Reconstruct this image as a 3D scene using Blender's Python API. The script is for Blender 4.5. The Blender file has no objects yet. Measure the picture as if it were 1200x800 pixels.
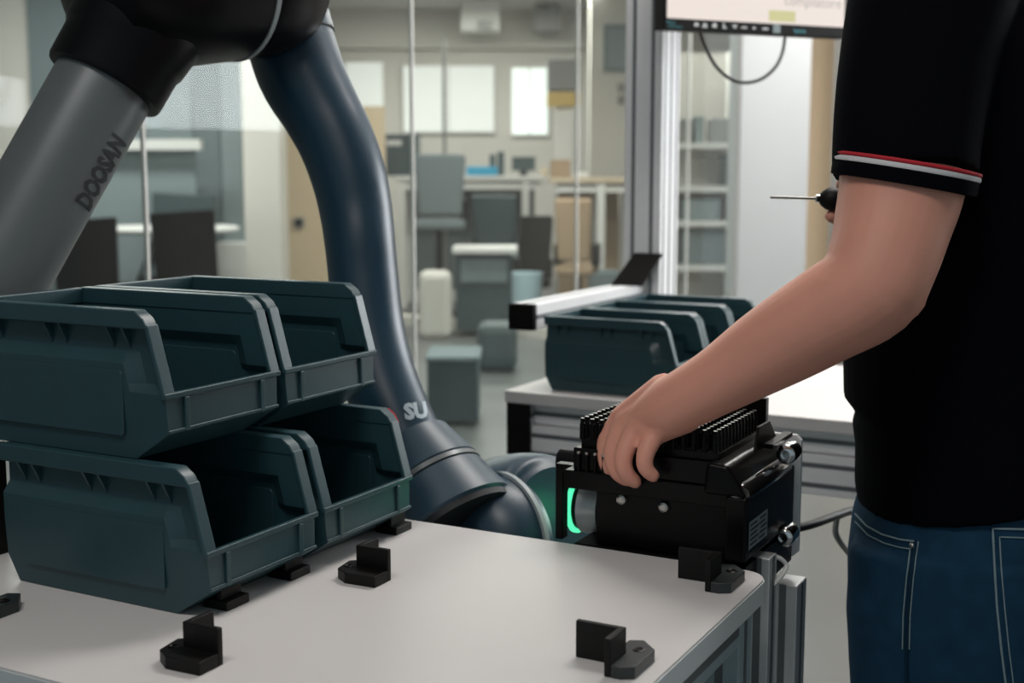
import bpy, bmesh, math, random
from mathutils import Vector as V, Matrix, Quaternion
from mathutils.bvhtree import BVHTree
random.seed(7)
S = bpy.context.scene
COL = S.collection
rad = math.radians
# ------------------------------------------------------------------ camera, world, lights
CAM_Z, PITCH, FOC = 1.30, rad(7.5), 1500.0
cd = bpy.data.cameras.new('camera'); cam = bpy.data.objects.new('camera', cd); COL.objects.link(cam)
cam.location = (0, 0, CAM_Z); cam.rotation_euler = (rad(90) - PITCH, 0, 0)
cd.sensor_width = 36; cd.lens = 36 * FOC / 1200; cd.clip_start = .02; cd.clip_end = 100
cd.dof.use_dof = True; cd.dof.focus_distance = 1.42; cd.dof.aperture_fstop = 5.2
S.camera = cam
w = bpy.data.worlds.new('world'); S.world = w; w.use_nodes = True
bg = w.node_tree.nodes['Background']; bg.inputs[0].default_value = (.62, .78, .85, 1); bg.inputs[1].default_value = .30
S.view_settings.view_transform = 'Standard'; S.view_settings.look = 'None'
S.view_settings.gamma = 1; S.view_settings.use_curve_mapping = False; S.view_settings.exposure = 0.0

def area(name, loc, target, sx, sy, power, col=(1, 1, 1)):
    l = bpy.data.lights.new(name, 'AREA'); l.shape = 'RECTANGLE'; l.size = sx; l.size_y = sy; l.energy = power; l.color = col
    o = bpy.data.objects.new(name, l); COL.objects.link(o); o.location = loc
    o.rotation_euler = (V(target) - V(loc)).to_track_quat('-Z', 'Y').to_euler()
    return o
area('unseen_ceiling_light', (-.5, .1, 3.12), (-.5, .1, 0), 1.2, .6, 24, (1, .95, .91))  # added lamp out of view, brightens skin and front faces
area('unseen_ceiling_light', (.9, 2.7, 3.12), (.9, 2.7, 0), 1.2, .6, 42, (1, .96, .92))
area('unseen_ceiling_light', (-1.6, 6.6, 3.12), (-1.6, 6.6, 0), 2.4, .6, 80, (1, .96, .9))
area('unseen_ceiling_light', (-3.3, 9.5, 3.12), (-3.3, 9.5, 0), 2.4, .6, 85, (1, .97, .93))  # unseen lamp added to lift the grey felt wall
area('unseen_ceiling_light', (.6, 9.6, 3.12), (.6, 9.6, 0), 2.4, .6, 105, (1, .96, .9))
area('unseen_ceiling_light', (-.5, 13.2, 3.12), (-.5, 13.2, 0), 2.8, .6, 125, (1, .96, .9))
area('unseen_ceiling_light', (2.0, 6.2, 3.12), (2.0, 6.2, 0), 1.2, .6, 85, (1, .96, .92))  # out-of-view lamp, strengthened to rim the blue link

# ------------------------------------------------------------------ geometry helpers
FW = V((0, math.cos(PITCH), -math.sin(PITCH))); UP = V((0, math.sin(PITCH), math.cos(PITCH))); RT = V((1, 0, 0)); CC = V((0, 0, CAM_Z))
def ray(u, v): return FW + RT * ((u - 600) / FOC) + UP * ((400 - v) / FOC)
def at(u, v, d): return CC + ray(u, v) * d                       # picture point at optical depth d
def onz(u, v, z): r = ray(u, v); return CC + r * ((z - CAM_Z) / r.z)
E1 = V((.471, .882, 0)).normalized(); E2 = V((-E1.y, E1.x, 0)); TANG = math.atan2(E1.y, E1.x)
def ft(a, b, z): return E1 * a + E2 * b + V((0, 0, z))            # table axes: a away, b to the left
MW = {}
def reg(o, loc=(0, 0, 0), rz=0):
    MW[o.name] = Matrix.Translation(V(loc)) @ Matrix.Rotation(rz, 4, 'Z')
    o.location = loc; o.rotation_euler = (0, 0, rz)
def tag(o, label=None, cat=None, group=None, kind=None):
    for k, x in (('label', label), ('category', cat), ('group', group), ('kind', kind)):
        if x: o[k] = x
    return o
def thing(name, label, cat, loc=(0, 0, 0), rz=0, group=None):
    o = bpy.data.objects.new(name, None); COL.objects.link(o); o.empty_display_size = .05
    reg(o, loc, rz); return tag(o, label, cat, group)
class MB:
    def __init__(s): s.v = []; s.f = []
    def add(s, vs, fs):
        n = len(s.v); s.v += [V(x) for x in vs]; s.f += [tuple(n + i for i in f) for f in fs]; return s
    def box(s, p, q, M=None):
        (x0, y0, z0), (x1, y1, z1) = p, q
        vs = [V((x, y, z)) for z in (z0, z1) for x, y in ((x0, y0), (x1, y0), (x1, y1), (x0, y1))]
        if M: vs = [M(x) for x in vs]
        return s.add(vs, [(3, 2, 1, 0), (4, 5, 6, 7), (0, 1, 5, 4), (1, 2, 6, 5), (2, 3, 7, 6), (3, 0, 4, 7)])
    def tbox(s, a0, a1, b0, b1, z0, z1): return s.box((a0, b0, z0), (a1, b1, z1), lambda p: ft(p.x, p.y, p.z))
    def hexa(s, bot, top):                                       # two quads
        return s.add(list(bot) + list(top), [(3, 2, 1, 0), (4, 5, 6, 7), (0, 1, 5, 4), (1, 2, 6, 5), (2, 3, 7, 6), (3, 0, 4, 7)])
    def prism(s, poly, d):                                       # 3-d polygon pushed along d
        n = len(poly); d = V(d); vs = [V(p) for p in poly] + [V(p) + d for p in poly]
        return s.add(vs, [tuple(range(n - 1, -1, -1)), tuple(range(n, 2 * n))] + [(i, (i + 1) % n, n + (i + 1) % n, n + i) for i in range(n)])
    def tube(s, pts, rs, n=16, smooth=0, cap=True, up=None):
        pts = [V(p) for p in pts]
        if not hasattr(rs, '__len__'): rs = [rs] * len(pts)
        rs = [r if hasattr(r, '__len__') else (r, r) for r in rs]
        if smooth:
            P, Rr = [], []
            for i in range(len(pts) - 1):
                p0, p1, p2, p3 = pts[max(i - 1, 0)], pts[i], pts[i + 1], pts[min(i + 2, len(pts) - 1)]
                r0, r1, r2, r3 = [V((*rs[j], 0)) for j in (max(i - 1, 0), i, i + 1, min(i + 2, len(pts) - 1))]
                for k in range(smooth):
                    t = k / smooth
                    cr = lambda a, b, c, d: .5 * ((2 * b) + (c - a) * t + (2 * a - 5 * b + 4 * c - d) * t * t + (3 * b - a - 3 * c + d) * t ** 3)
                    P.append(cr(p0, p1, p2, p3)); q = cr(r0, r1, r2, r3); Rr.append((q.x, q.y))
            P.append(pts[-1]); Rr.append(rs[-1]); pts, rs = P, Rr
        m = len(pts); T = [(pts[min(i + 1, m - 1)] - pts[max(i - 1, 0)]).normalized() for i in range(m)]
        u = V(up) if up is not None else (V((0, 0, 1)) if abs(T[0].z) < .9 else V((1, 0, 0)))
        rings = []
        for i in range(m):
            if up is not None: u = V(up)
            u = (u - T[i] * u.dot(T[i])).normalized(); b = T[i].cross(u)
            rings.append([pts[i] + u * (math.cos(2 * math.pi * k / n) * rs[i][0]) + b * (math.sin(2 * math.pi * k / n) * rs[i][1]) for k in range(n)])
        if cap == 'round':
            for e, sg in ((0, -1), (m - 1, 1)):
                ex = []
                for ang in (35, 65, 82):
                    c = math.cos(rad(ang)); h = math.sin(rad(ang)) * min(rs[e])
                    ex.append([pts[e] + (p - pts[e]) * c + T[e] * (sg * h) for p in rings[e if sg > 0 else (len(ex) if 0 else 0)]])
                if sg < 0: head = ex
                else: tail = ex
            # head rings were made from ring 0, tail from the last ring
            tail = [[pts[m - 1] + (p - pts[m - 1]) * math.cos(rad(ang)) + T[m - 1] * (math.sin(rad(ang)) * min(rs[m - 1])) for p in rings[m - 1]] for ang in (35, 65, 82)]
            rings = head[::-1] + rings + tail
        fs = []
        for i in range(len(rings) - 1):
            for k in range(n): fs.append((i * n + k, i * n + (k + 1) % n, (i + 1) * n + (k + 1) % n, (i + 1) * n + k))
        if cap: fs += [tuple(range(n - 1, -1, -1)), tuple((len(rings) - 1) * n + k for k in range(n))]
        return s.add([p for r in rings for p in r], fs)
    def lathe(s, A, B, prof, n=32):                              # profile (t along A-B in metres, r)
        A, B = V(A), V(B); T = (B - A).normalized(); u = T.orthogonal().normalized(); b = T.cross(u); vs, fs = [], []
        for t, r in prof:
            vs += [A + T * t + u * (math.cos(2 * math.pi * k / n) * r) + b * (math.sin(2 * math.pi * k / n) * r) for k in range(n)]
        for i in range(len(prof) - 1):
            for k in range(n): fs.append((i * n + k, i * n + (k + 1) % n, (i + 1) * n + (k + 1) % n, (i + 1) * n + k))
        fs += [tuple(range(n - 1, -1, -1)), tuple((len(prof) - 1) * n + k for k in range(n))]
        return s.add(vs, fs)
    def ball(s, c, r, n=16, M=None):
        c = V(c); r = V(r) if hasattr(r, '__len__') else V((r, r, r)); m = n // 2; vs, fs = [], []
        for i in range(1, m):
            for k in range(n):
                p = V((math.sin(math.pi * i / m) * math.cos(2 * math.pi * k / n) * r.x, math.sin(math.pi * i / m) * math.sin(2 * math.pi * k / n) * r.y, math.cos(math.pi * i / m) * r.z))
                vs.append(c + (M @ p if M else p))
        for i in range(m - 2):
            for k in range(n): fs.append((i * n + k, (i + 1) * n + k, (i + 1) * n + (k + 1) % n, i * n + (k + 1) % n))
        z = V((0, 0, r.z)); z = M @ z if M else z
        vs += [c + z, c - z]; t = len(vs) - 2
        for k in range(n): fs += [(t, k, (k + 1) % n), (t + 1, (m - 2) * n + (k + 1) % n, (m - 2) * n + k)]
        return s.add(vs, fs)
    def loft(s, rings, cap=True):
        n = len(rings[0]); fs = []
        for i in range(len(rings) - 1):
            for k in range(n): fs.append((i * n + k, i * n + (k + 1) % n, (i + 1) * n + (k + 1) % n, (i + 1) * n + k))
        if cap: fs += [tuple(range(n - 1, -1, -1)), tuple((len(rings) - 1) * n + k for k in range(n))]
        return s.add([p for r in rings for p in r], fs)
def mesh_from(name, mb, mat, local=None, smooth=False):
    me = bpy.data.meshes.new(name); vs = mb.v if local is None else [local @ x for x in mb.v]
    me.from_pydata([tuple(x) for x in vs], [], mb.f)
    bm = bmesh.new(); bm.from_mesh(me); bmesh.ops.recalc_face_normals(bm, faces=bm.faces); bm.to_mesh(me); bm.free()
    me.materials.append(mat)
    if smooth: me.polygons.foreach_set('use_smooth', [True] * len(me.polygons))
    me.update(); return me
def part(name, mb, mat, parent=None, bevel=0, seg=2, smooth=False, local=False):
    L = MW[parent.name].inverted() if (parent is not None and parent.name in MW and not local) else None
    me = mesh_from(name, mb, mat, L, smooth)
    o = bpy.data.objects.new(name, me); COL.objects.link(o)
    if parent is not None:
        o.parent = parent
        if parent.name in MW: MW[o.name] = MW[parent.name]
    if bevel:
        m = o.modifiers.new('bevel', 'BEVEL'); m.width = bevel; m.segments = seg; m.limit_method = 'ANGLE'; m.angle_limit = rad(35)
        me.polygons.foreach_set('use_smooth', [True] * len(me.polygons)); m.harden_normals = True
    elif smooth:
        m = o.modifiers.new('edges', 'EDGE_SPLIT'); m.split_angle = rad(38)
    return o
def solo(name, mb, mat, label, cat, group=None, bevel=0, smooth=False, origin=None):    # a thing that is one mesh
    c = V(origin) if origin is not None else V((sum(v.x for v in mb.v) / len(mb.v), sum(v.y for v in mb.v) / len(mb.v), min(v.z for v in mb.v)))
    me = mesh_from(name, mb, mat, Matrix.Translation(-c), smooth)
    o = bpy.data.objects.new(name, me); COL.objects.link(o); o.location = c
    if bevel:
        m = o.modifiers.new('bevel', 'BEVEL'); m.width = bevel; m.segments = 2; m.limit_method = 'ANGLE'
    elif smooth:
        m = o.modifiers.new('edges', 'EDGE_SPLIT'); m.split_angle = rad(38)
    return tag(o, label, cat, group)
def struct(name, mb, mat, bevel=0):
    o = part(name, mb, mat, None, bevel); o['kind'] = 'structure'; return o
def copy_thing(src, loc, rz, label, group=None):
    c = src.copy(); COL.objects.link(c); c.location = loc; c.rotation_euler = (0, 0, rz); c['label'] = label
    if group: c['group'] = group
    for ch in list(src.children):
        d = ch.copy(); COL.objects.link(d); d.parent = c
        for g in list(ch.children):
            e = g.copy(); COL.objects.link(e); e.parent = d
    return c
# ------------------------------------------------------------------ materials
def mat(name, col, rough=.5, metal=0, var=.08, scale=40, bump=0, spec=.5, emit=None, sss=0, stretch=None, coat=0):
    m = bpy.data.materials.new(name); m.use_nodes = True; nt = m.node_tree; b = nt.nodes['Principled BSDF']
    b.inputs['Roughness'].default_value = rough; b.inputs['Metallic'].default_value = metal; b.inputs['Specular IOR Level'].default_value = spec
    if coat: b.inputs['Coat Weight'].default_value = coat
    tc = nt.nodes.new('ShaderNodeTexCoord'); src = tc.outputs['Object']
    if stretch:
        mp = nt.nodes.new('ShaderNodeMapping'); mp.inputs['Scale'].default_value = stretch; nt.links.new(src, mp.inputs[0]); src = mp.outputs[0]
    nz = nt.nodes.new('ShaderNodeTexNoise'); nz.inputs['Scale'].default_value = scale; nz.inputs['Detail'].default_value = 4; nt.links.new(src, nz.inputs['Vector'])
    mx = nt.nodes.new('ShaderNodeMix'); mx.data_type = 'RGBA'
    mx.inputs[6].default_value = (*[c * (1 - var) for c in col], 1); mx.inputs[7].default_value = (*[min(1, c * (1 + var)) for c in col], 1)
    nt.links.new(nz.outputs['Fac'], mx.inputs[0]); nt.links.new(mx.outputs[2], b.inputs['Base Color'])
    if bump:
        bp = nt.nodes.new('ShaderNodeBump'); bp.inputs['Strength'].default_value = bump; bp.inputs['Distance'].default_value = .002
        nt.links.new(nz.outputs['Fac'], bp.inputs['Height']); nt.links.new(bp.outputs[0], b.inputs['Normal'])
    if sss:
        b.inputs['Subsurface Weight'].default_value = sss; b.inputs['Subsurface Radius'].default_value = (1, .35, .2); b.inputs['Subsurface Scale'].default_value = .008
    if emit:
        b.inputs['Emission Color'].default_value = (*emit[0], 1); b.inputs['Emission Strength'].default_value = emit[1]
    return m
M = {}
M['bin'] = mat('teal_grey_plastic', (.021, .058, .070), .36, var=.12, scale=25, bump=.05)
M['white_top'] = mat('white_laminate', (.66, .635, .625), .42, var=.03, scale=6)
M['edge_band'] = mat('pale_edge_band', (.62, .66, .67), .4, var=.03)
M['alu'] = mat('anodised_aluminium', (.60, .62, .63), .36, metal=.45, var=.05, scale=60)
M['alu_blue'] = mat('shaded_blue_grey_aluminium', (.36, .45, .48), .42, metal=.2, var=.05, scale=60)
M['alu_dark'] = mat('groove_shadow_aluminium', (.16, .17, .18), .5, metal=.5)
M['alu_white'] = mat('bright_aluminium', (.84, .84, .85), .5, metal=.0, var=.04)
M['side_panel'] = mat('blue_grey_panel', (.22, .31, .34), .4)
M['black'] = mat('black_plastic', (.004, .0032, .0032), .5, var=.2, spec=.25)
M['black_gloss'] = mat('black_anodised_metal', (.003, .0022, .0022), .3, var=.2, spec=.16)
M['hood_metal'] = mat('glossy_black_edge', (.010, .009, .009), .2, var=.1, spec=.9, coat=.6)
M['black_matt'] = mat('matt_black', (.004, .003, .003), .7, var=.2, spec=.2)
M['rim_grey'] = mat('grey_bracket_top', (.02, .026, .027), .45)
M['robot_grey'] = mat('silver_grey_enamel', (.15, .165, .17), .36, metal=.25, var=.05)
M['robot_blue'] = mat('dark_blue_enamel', (.005, .034, .062), .36, var=.06, spec=.6)
M['robot_wrist'] = mat('blue_grey_enamel', (.020, .050, .078), .42, var=.06, spec=.7)
M['robot_dark'] = mat('black_enamel', (.0035, .003, .004), .36, var=.1, spec=.2)
M['robot_ring'] = mat('pale_seal_ring', (.36, .39, .40), .45)
M['seam'] = mat('seam_black', (.004, .006, .008), .6)
M['chrome'] = mat('chrome', (.8, .8, .8), .15, metal=1, var=.02)
M['steel'] = mat('brushed_steel', (.45, .44, .42), .3, metal=1)
M['green_light'] = mat('green_light_ring', (.1, .8, .5), .3, emit=((.09, .85, .42), 1.2))
M['skin'] = mat('skin', (.74, .345, .255), .52, var=.10, scale=14, bump=.06, sss=.18, spec=.35)
M['shirt'] = mat('black_navy_cotton', (.003, .003, .0052), .95, var=.2, scale=300, bump=.15, spec=.06)
M['red'] = mat('red_knit', (.55, .02, .035), .8, scale=300)
M['white_knit'] = mat('white_knit', (.75, .73, .74), .8, scale=300)
M['jeans'] = mat('blue_denim', (.013, .050, .095), .85, var=.38, scale=34, bump=.12, spec=.15)
M['jeans_dark'] = mat('denim_seam', (.012, .04, .075), .85, var=.3, scale=90, spec=.1)
M['stitch'] = mat('pale_stitching', (.24, .33, .36), .8, var=.3, scale=200)
M['hair'] = mat('brown_hair', (.05, .03, .02), .6, var=.3, scale=120, bump=.3)
M['shoe'] = mat('shoe_leather', (.03, .028, .028), .5)
M['eye'] = mat('eye_white', (.7, .68, .65), .2)
M['iris'] = mat('eye_iris', (.08, .05, .03), .2)
M['screen'] = mat('lit_screen', (.1, .1, .1), .3, emit=((.80, .70, .64), .95), var=0)
M['screen_yellow'] = mat('screen_yellow', (.1, .1, .1), .3, emit=((.56, .53, .23), .95), var=0)
M['screen_text'] = mat('screen_text', (.1, .1, .1), .3, emit=((.42, .38, .36), .9), var=0)
M['print_white'] = mat('white_print', (.55, .57, .58), .6, var=0)
M['print_cyan'] = mat('cyan_print', (.10, .42, .48), .6, var=0)
M['print_dark'] = mat('dark_print', (.016, .019, .022), .6, var=0)
M['print_pale'] = mat('pale_blue_print', (.42, .50, .55), .6, var=0)
M['label_grey'] = mat('silver_label', (.24, .29, .30), .45, metal=.2, var=.25, scale=150)
M['floor'] = mat('grey_floor', (.115, .12, .117), .34, var=.2, scale=1.6)
M['wall'] = mat('warm_white_wall', (.62, .59, .54), .8, var=.03)
M['wall_beige'] = mat('beige_wall', (.56, .44, .30), .8, var=.04)
M['wall_white'] = mat('cool_white_wall', (.40, .415, .42), .7, var=.02, scale=3)
M['ceiling'] = mat('ceiling_white', (.6, .6, .58), .9, var=.02)
M['felt'] = mat('grey_felt', (.24, .29, .30), .95, var=.12, scale=30)
M['felt_dark'] = mat('darker_grey_felt', (.17, .21, .22), .95, var=.12, scale=30)
M['white'] = mat('white_paint', (.72, .71, .68), .5, var=.03)
M['pale_wood'] = mat('pale_wood', (.62, .50, .36), .5, var=.1, scale=8, stretch=(1, 12, 12))
M['grey_fab'] = mat('grey_upholstery', (.13, .155, .16), .9, var=.12)
M['dark_fab'] = mat('dark_upholstery', (.004, .003, .003), .85, var=.2, spec=.15)
M['dark_teal'] = mat('dark_teal_plastic', (.035, .06, .065), .5)
M['blue_plastic'] = mat('bright_blue_plastic', (.02, .30, .50), .4)
M['pale_blue'] = mat('reflection_pale_blue', (.50, .68, .74), .4)  # colour of the bright reflection that the bin stands in for
M['yellow'] = mat('dull_yellow', (.60, .42, .12), .6)
M['mid_grey'] = mat('mid_grey_paint', (.22, .22, .21), .6)
M['card'] = mat('brown_card', (.38, .27, .17), .8)
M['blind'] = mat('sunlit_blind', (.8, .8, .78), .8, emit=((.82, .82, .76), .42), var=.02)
M['sky_pane'] = mat('bright_window', (.8, .8, .8), .4, emit=((.90, .96, .88), .85), var=.02)
M['window_glow'] = mat('daylight_window', (.8, .8, .8), .4, emit=((.93, .97, 1.0), 12), var=.02)
def glass(name, tint, diff):
    m = bpy.data.materials.new(name); m.use_nodes = True; nt = m.node_tree; nt.nodes.clear()
    out = nt.nodes.new('ShaderNodeOutputMaterial'); tr = nt.nodes.new('ShaderNodeBsdfTransparent'); gl = nt.nodes.new('ShaderNodeBsdfGlossy')
    df = nt.nodes.new('ShaderNodeBsdfDiffuse'); df.inputs[0].default_value = (.75, .8, .8, 1)  # faint diffuse share imitates the milky reflection haze on the panes
    tr.inputs[0].default_value = (*tint, 1); gl.inputs['Roughness'].default_value = .02
    lw = nt.nodes.new('ShaderNodeLayerWeight'); lw.inputs[0].default_value = .5
    pw = nt.nodes.new('ShaderNodeMath'); pw.operation = 'POWER'; pw.inputs[1].default_value = 4; nt.links.new(lw.outputs['Facing'], pw.inputs[0])
    fr = nt.nodes.new('ShaderNodeMath'); fr.operation = 'MULTIPLY_ADD'; fr.inputs[1].default_value = .40; fr.inputs[2].default_value = .012; nt.links.new(pw.outputs[0], fr.inputs[0])
    a = nt.nodes.new('ShaderNodeMixShader'); nt.links.new(fr.outputs[0], a.inputs[0]); nt.links.new(tr.outputs[0], a.inputs[1]); nt.links.new(gl.outputs[0], a.inputs[2])
    nz = nt.nodes.new('ShaderNodeTexNoise'); nz.inputs['Scale'].default_value = 2.5
    mm = nt.nodes.new('ShaderNodeMath'); mm.operation = 'MULTIPLY'; mm.inputs[1].default_value = diff * 2; nt.links.new(nz.outputs['Fac'], mm.inputs[0])
    c = nt.nodes.new('ShaderNodeMixShader'); nt.links.new(mm.outputs[0], c.inputs[0]); nt.links.new(a.outputs[0], c.inputs[1]); nt.links.new(df.outputs[0], c.inputs[2])
    nt.links.new(c.outputs[0], out.inputs[0]); return m
M['glass'] = glass('clear_partition_glass', (.90, .94, .93), .008)
# ------------------------------------------------------------------ lettering
def text_geo(s, size, bold=0):
    cu = bpy.data.curves.new('t', 'FONT'); cu.body = s; cu.size = size; cu.resolution_u = 2; cu.offset = bold * size
    o = bpy.data.objects.new('t', cu); COL.objects.link(o)
    me = bpy.data.meshes.new_from_object(o.evaluated_get(bpy.context.evaluated_depsgraph_get()))
    bm = bmesh.new(); bm.from_mesh(me); bmesh.ops.triangulate(bm, faces=bm.faces)
    bmesh.ops.subdivide_edges(bm, edges=[e for e in bm.edges if e.calc_length() > size * .25], cuts=2)
    bmesh.ops.triangulate(bm, faces=bm.faces)
    vs = [v.co.copy() for v in bm.verts]; fs = [tuple(v.index for v in f.verts) for f in bm.faces]
    bm.free(); bpy.data.objects.remove(o); bpy.data.curves.remove(cu); bpy.data.meshes.remove(me)
    return vs, fs
def bvh(mb): return BVHTree.FromPolygons([tuple(v) for v in mb.v], mb.f)
def print_on(name, s, size, org, dx, dy, m, parent, tree=None, lift=.0006, sx=1, bold=0):
    vs, fs = text_geo(s, size, bold); org, dx, dy = V(org), V(dx).normalized(), V(dy).normalized(); n = dx.cross(dy).normalized(); mb = MB(); out = []
    for v in vs:
        p = org + dx * v.x * sx + dy * v.y
        if tree:
            h = tree.ray_cast(p + n * .2, -n)
            if h[0] is None: h = tree.find_nearest(p)
            nn = h[1] if h[1].dot(n) > -.2 else -h[1]
            p = h[0] + nn * lift
        else: p = p + n * lift
        out.append(p)
    mb.add(out, fs); return part(name, mb, m, parent)
# ------------------------------------------------------------------ the setting
struct('floor', MB().box((-9, -2.5, -.08), (7, 17, 0)), M['floor'])
struct('ceiling', MB().box((-9, -1.0, 3.2), (7, 17, 3.3)), M['ceiling'])
BW = 15.5
struct('wall_back', MB().box((-9, BW, 0), (7, BW + .15, 3.2)), M['wall'])
struct('wall_left', MB().box((-9.15, -1, 0), (-9, 17, 3.2)), M['wall'])
WR = 3.6; WY0, WY1, WZ0, WZ1 = 2.9, 5.4, 1.50, 2.9
struct('wall_right', MB().box((WR, -1, 0), (WR + .15, WY0, 3.2)).box((WR, WY1, 0), (WR + .15, 9.0, 3.2)).box((WR, WY0, 0), (WR + .15, WY1, WZ0)).box((WR, WY0, WZ1), (WR + .15, WY1, 3.2)), M['wall'])
WYM = (WY0 + WY1) / 2
wn = struct('window_1', MB().box((WR + .02, WY0, WZ0), (WR + .1, WY0 + .07, WZ1)).box((WR + .02, WY1 - .07, WZ0), (WR + .1, WY1, WZ1)).box((WR + .02, WYM - .04, WZ0), (WR + .1, WYM + .04, WZ1)).box((WR + .02, WY0 + .07, WZ0), (WR + .1, WY1 - .07, WZ0 + .07)).box((WR + .02, WY0 + .07, WZ1 - .07), (WR + .1, WY1 - .07, WZ1)), M['white'])
for ya, yb in ((WY0 + .07, WYM - .04), (WYM + .04, WY1 - .07)): part('pane', MB().box((WR + .05, ya, WZ0 + .07), (WR + .056, yb, WZ1 - .07)), M['window_glow'], wn)
for i, (x, y, sx) in enumerate(((-.5, .1, 1.2), (.9, 2.7, 1.2), (-1.6, 6.6, 2.4), (-3.3, 9.5, 2.4), (.6, 9.6, 2.4), (-.5, 13.2, 2.8), (2.0, 6.2, 1.2))):  # frames of the unseen ceiling lamps, the added ones too
    struct('trim_%d' % (i + 11), MB().box((x - sx / 2 - .04, y - .34, 3.14), (x + sx / 2 + .04, y - .30, 3.2)).box((x - sx / 2 - .04, y + .30, 3.14), (x + sx / 2 + .04, y + .34, 3.2)).box((x - sx / 2 - .04, y - .3, 3.14), (x - sx / 2, y + .3, 3.2)).box((x + sx / 2, y - .3, 3.14), (x + sx / 2 + .04, y + .3, 3.2)), M['white'])
# glass partition running from the left front to the right back
G0 = V((-.9405, 3.3, 0)); GD = V((.5, .866, 0)).normalized(); GN = V((GD.y, -GD.x, 0)); GS = 1.211
gp = thing('glass_partition', 'frameless clear glass partition with thin pale joints, running behind the robot and the bench', 'partition', G0, 0)
def gbox(t0, t1, n0, n1, z0, z1):
    q = lambda t, n, z: G0 + GD * t + GN * n + V((0, 0, z))
    return MB().hexa([q(t0, n0, z0), q(t1, n0, z0), q(t1, n1, z0), q(t0, n1, z0)], [q(t0, n0, z1), q(t1, n0, z1), q(t1, n1, z1), q(t0, n1, z1)])
GE = 4.30
ts = [-2 * GS, -GS, 0, GS, 2 * GS, 3 * GS, GE]
for i in range(len(ts) - 1): part('glass_pane', gbox(ts[i] + .004, ts[i + 1] - .004, -.005, .005, .04, 3.15), M['glass'], gp)
for t in ts[1:-1]: part('joint_strip', gbox(t - .004, t + .004, -.006, .006, .04, 3.15), M['white'], gp)
part('floor_channel', gbox(ts[0], GE, -.02, .02, 0, .04), M['alu'], gp); part('ceiling_channel', gbox(ts[0], GE, -.02, .02, 3.15, 3.2), M['alu'], gp)
# white pier and beige wall at the right
def fac(u0, u1, d, t, z0, z1, side=0):                          # upright slab facing the camera between two picture columns at distance d
    x0, x1 = (u0 - 600) / FOC * d, (u1 - 600) / FOC * d
    return MB().box((x0, d, z0), (x1, d + t, z1))
def zz(v, d): return CAM_Z - (v - 202.5) / FOC * d
struct('trim_6', fac(864, 944, 7.15, .4, 0, 3.2), M['wall_white'], .004)
struct('wall_right_return', fac(940, 1300, 8.8, .12, 0, 3.2), M['wall_beige'])
struct('trim_7', fac(974, 992, 8.5, .1, 0, 3.2), M['mid_grey'])
# meeting corner at the left, seen through the glass
struct('trim_8', fac(288, 330, 10.4, .35, 0, 3.2), M['wall'])
bwl = struct('wall_left_return', fac(328, 452, 11.0, .12, 0, 1.86), M['wall_beige'])
fb = thing('felt_wall', 'grey felt acoustic wall behind the meeting table, made of upright panels', 'acoustic wall', ((0 - 350) / FOC * 11, 11.3, 0))
for u0, u1, v0, dd, mm in ((-140, -20, -120, 0, 'felt'), (-18, 45, -120, .0, 'wall'), (45, 96, -120, .04, 'felt_dark'), (97, 176, -120, 0, 'felt'), (177, 230, -120, .03, 'felt'), (231, 262, -120, 0, 'felt_dark'), (263, 286, -120, .03, 'felt')):
    part('felt_panel', fac(u0, u1, 11.3 - dd, .1, 0, 3.15), M[mm], fb)
solo('low_screen', fac(98, 232, 10.9, .05, .3, zz(172, 10.9)), M['felt'], 'lower pale grey screen standing in front of the felt wall', 'screen')
solo('wall_shelf', fac(120, 238, 10.75, .12, zz(176, 10.75), zz(164, 10.75)), M['white'], 'narrow white shelf strip above the grey screen, over the dark chairs', 'shelf')
solo('low_cabinet', fac(252, 300, 10.95, .3, 0, zz(284, 10.95)), M['white'], 'low white cabinet to the right of the dark chairs, below the felt wall', 'cabinet')
sk = thing('wall_socket', 'small dark square wall socket on the beige wall beside the blue arm', 'socket', at(351, 260, 10.95))
part('socket_plate', fac(345, 357, 10.98, .02, zz(266, 10.98), zz(254, 10.98)), M['mid_grey'], sk); part('socket_face', fac(347.5, 354.5, 10.965, .02, zz(263.5, 10.965), zz(256.5, 10.965)), M['dark_fab'], sk)
def meet_chair(u0, u1, v0, d, label, m, yaw=0):
    x = ((u0 + u1) / 2 - 600) / FOC * d; wd = (u1 - u0) / FOC * d; zt = zz(v0, d)
    t = thing('meeting_chair', label, 'chair', (x, d, 0), yaw)
    h = wd / 2
    part('backrest', MB().hexa([(-h * .94, -.02, .47), (h * .94, -.02, .47), (h * .94, .05, .47), (-h * .94, .05, .47)], [(-h, -.1, zt), (h, -.1, zt + .03), (h, -.04, zt + .03), (-h, -.04, zt)]), M[m], t, .015, local=True)
    part('seat', MB().box((-h, 0, .42), (h, .5, .49)), M[m], t, .02, local=True)
    for sx in (-1, 1):
        for y in (.03, .46): part('leg', MB().tube([(sx * (h - .03), y, .43), (sx * (h + .0), y + (.03 if y > .2 else -.03), 0)], .013, 8), M['black'], t, local=True)
    return t
meet_chair(181, 257, 249, 9.0, 'dark meeting chair nearest the glass, back turned, right of the table legs', 'dark_fab', -.08)
meet_chair(64, 139, 258, 9.0, 'dark meeting chair half hidden behind the grey robot arm', 'dark_fab', .15)
meet_chair(179, 251, 229, 10.72, 'dark grey meeting chair on the far side of the round table', 'dark_teal', math.pi)
mt = thing('round_table', 'round white meeting table with thin splayed dark legs', 'table', (at(195, 262, 9.75).x, 9.75, 0))
part('tabletop', MB().lathe((0, 0, .86), (0, 0, 1), [(0, .53), (.012, .55), (.028, .55), (.034, .54)], 40), M['white'], mt, local=True)
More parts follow.
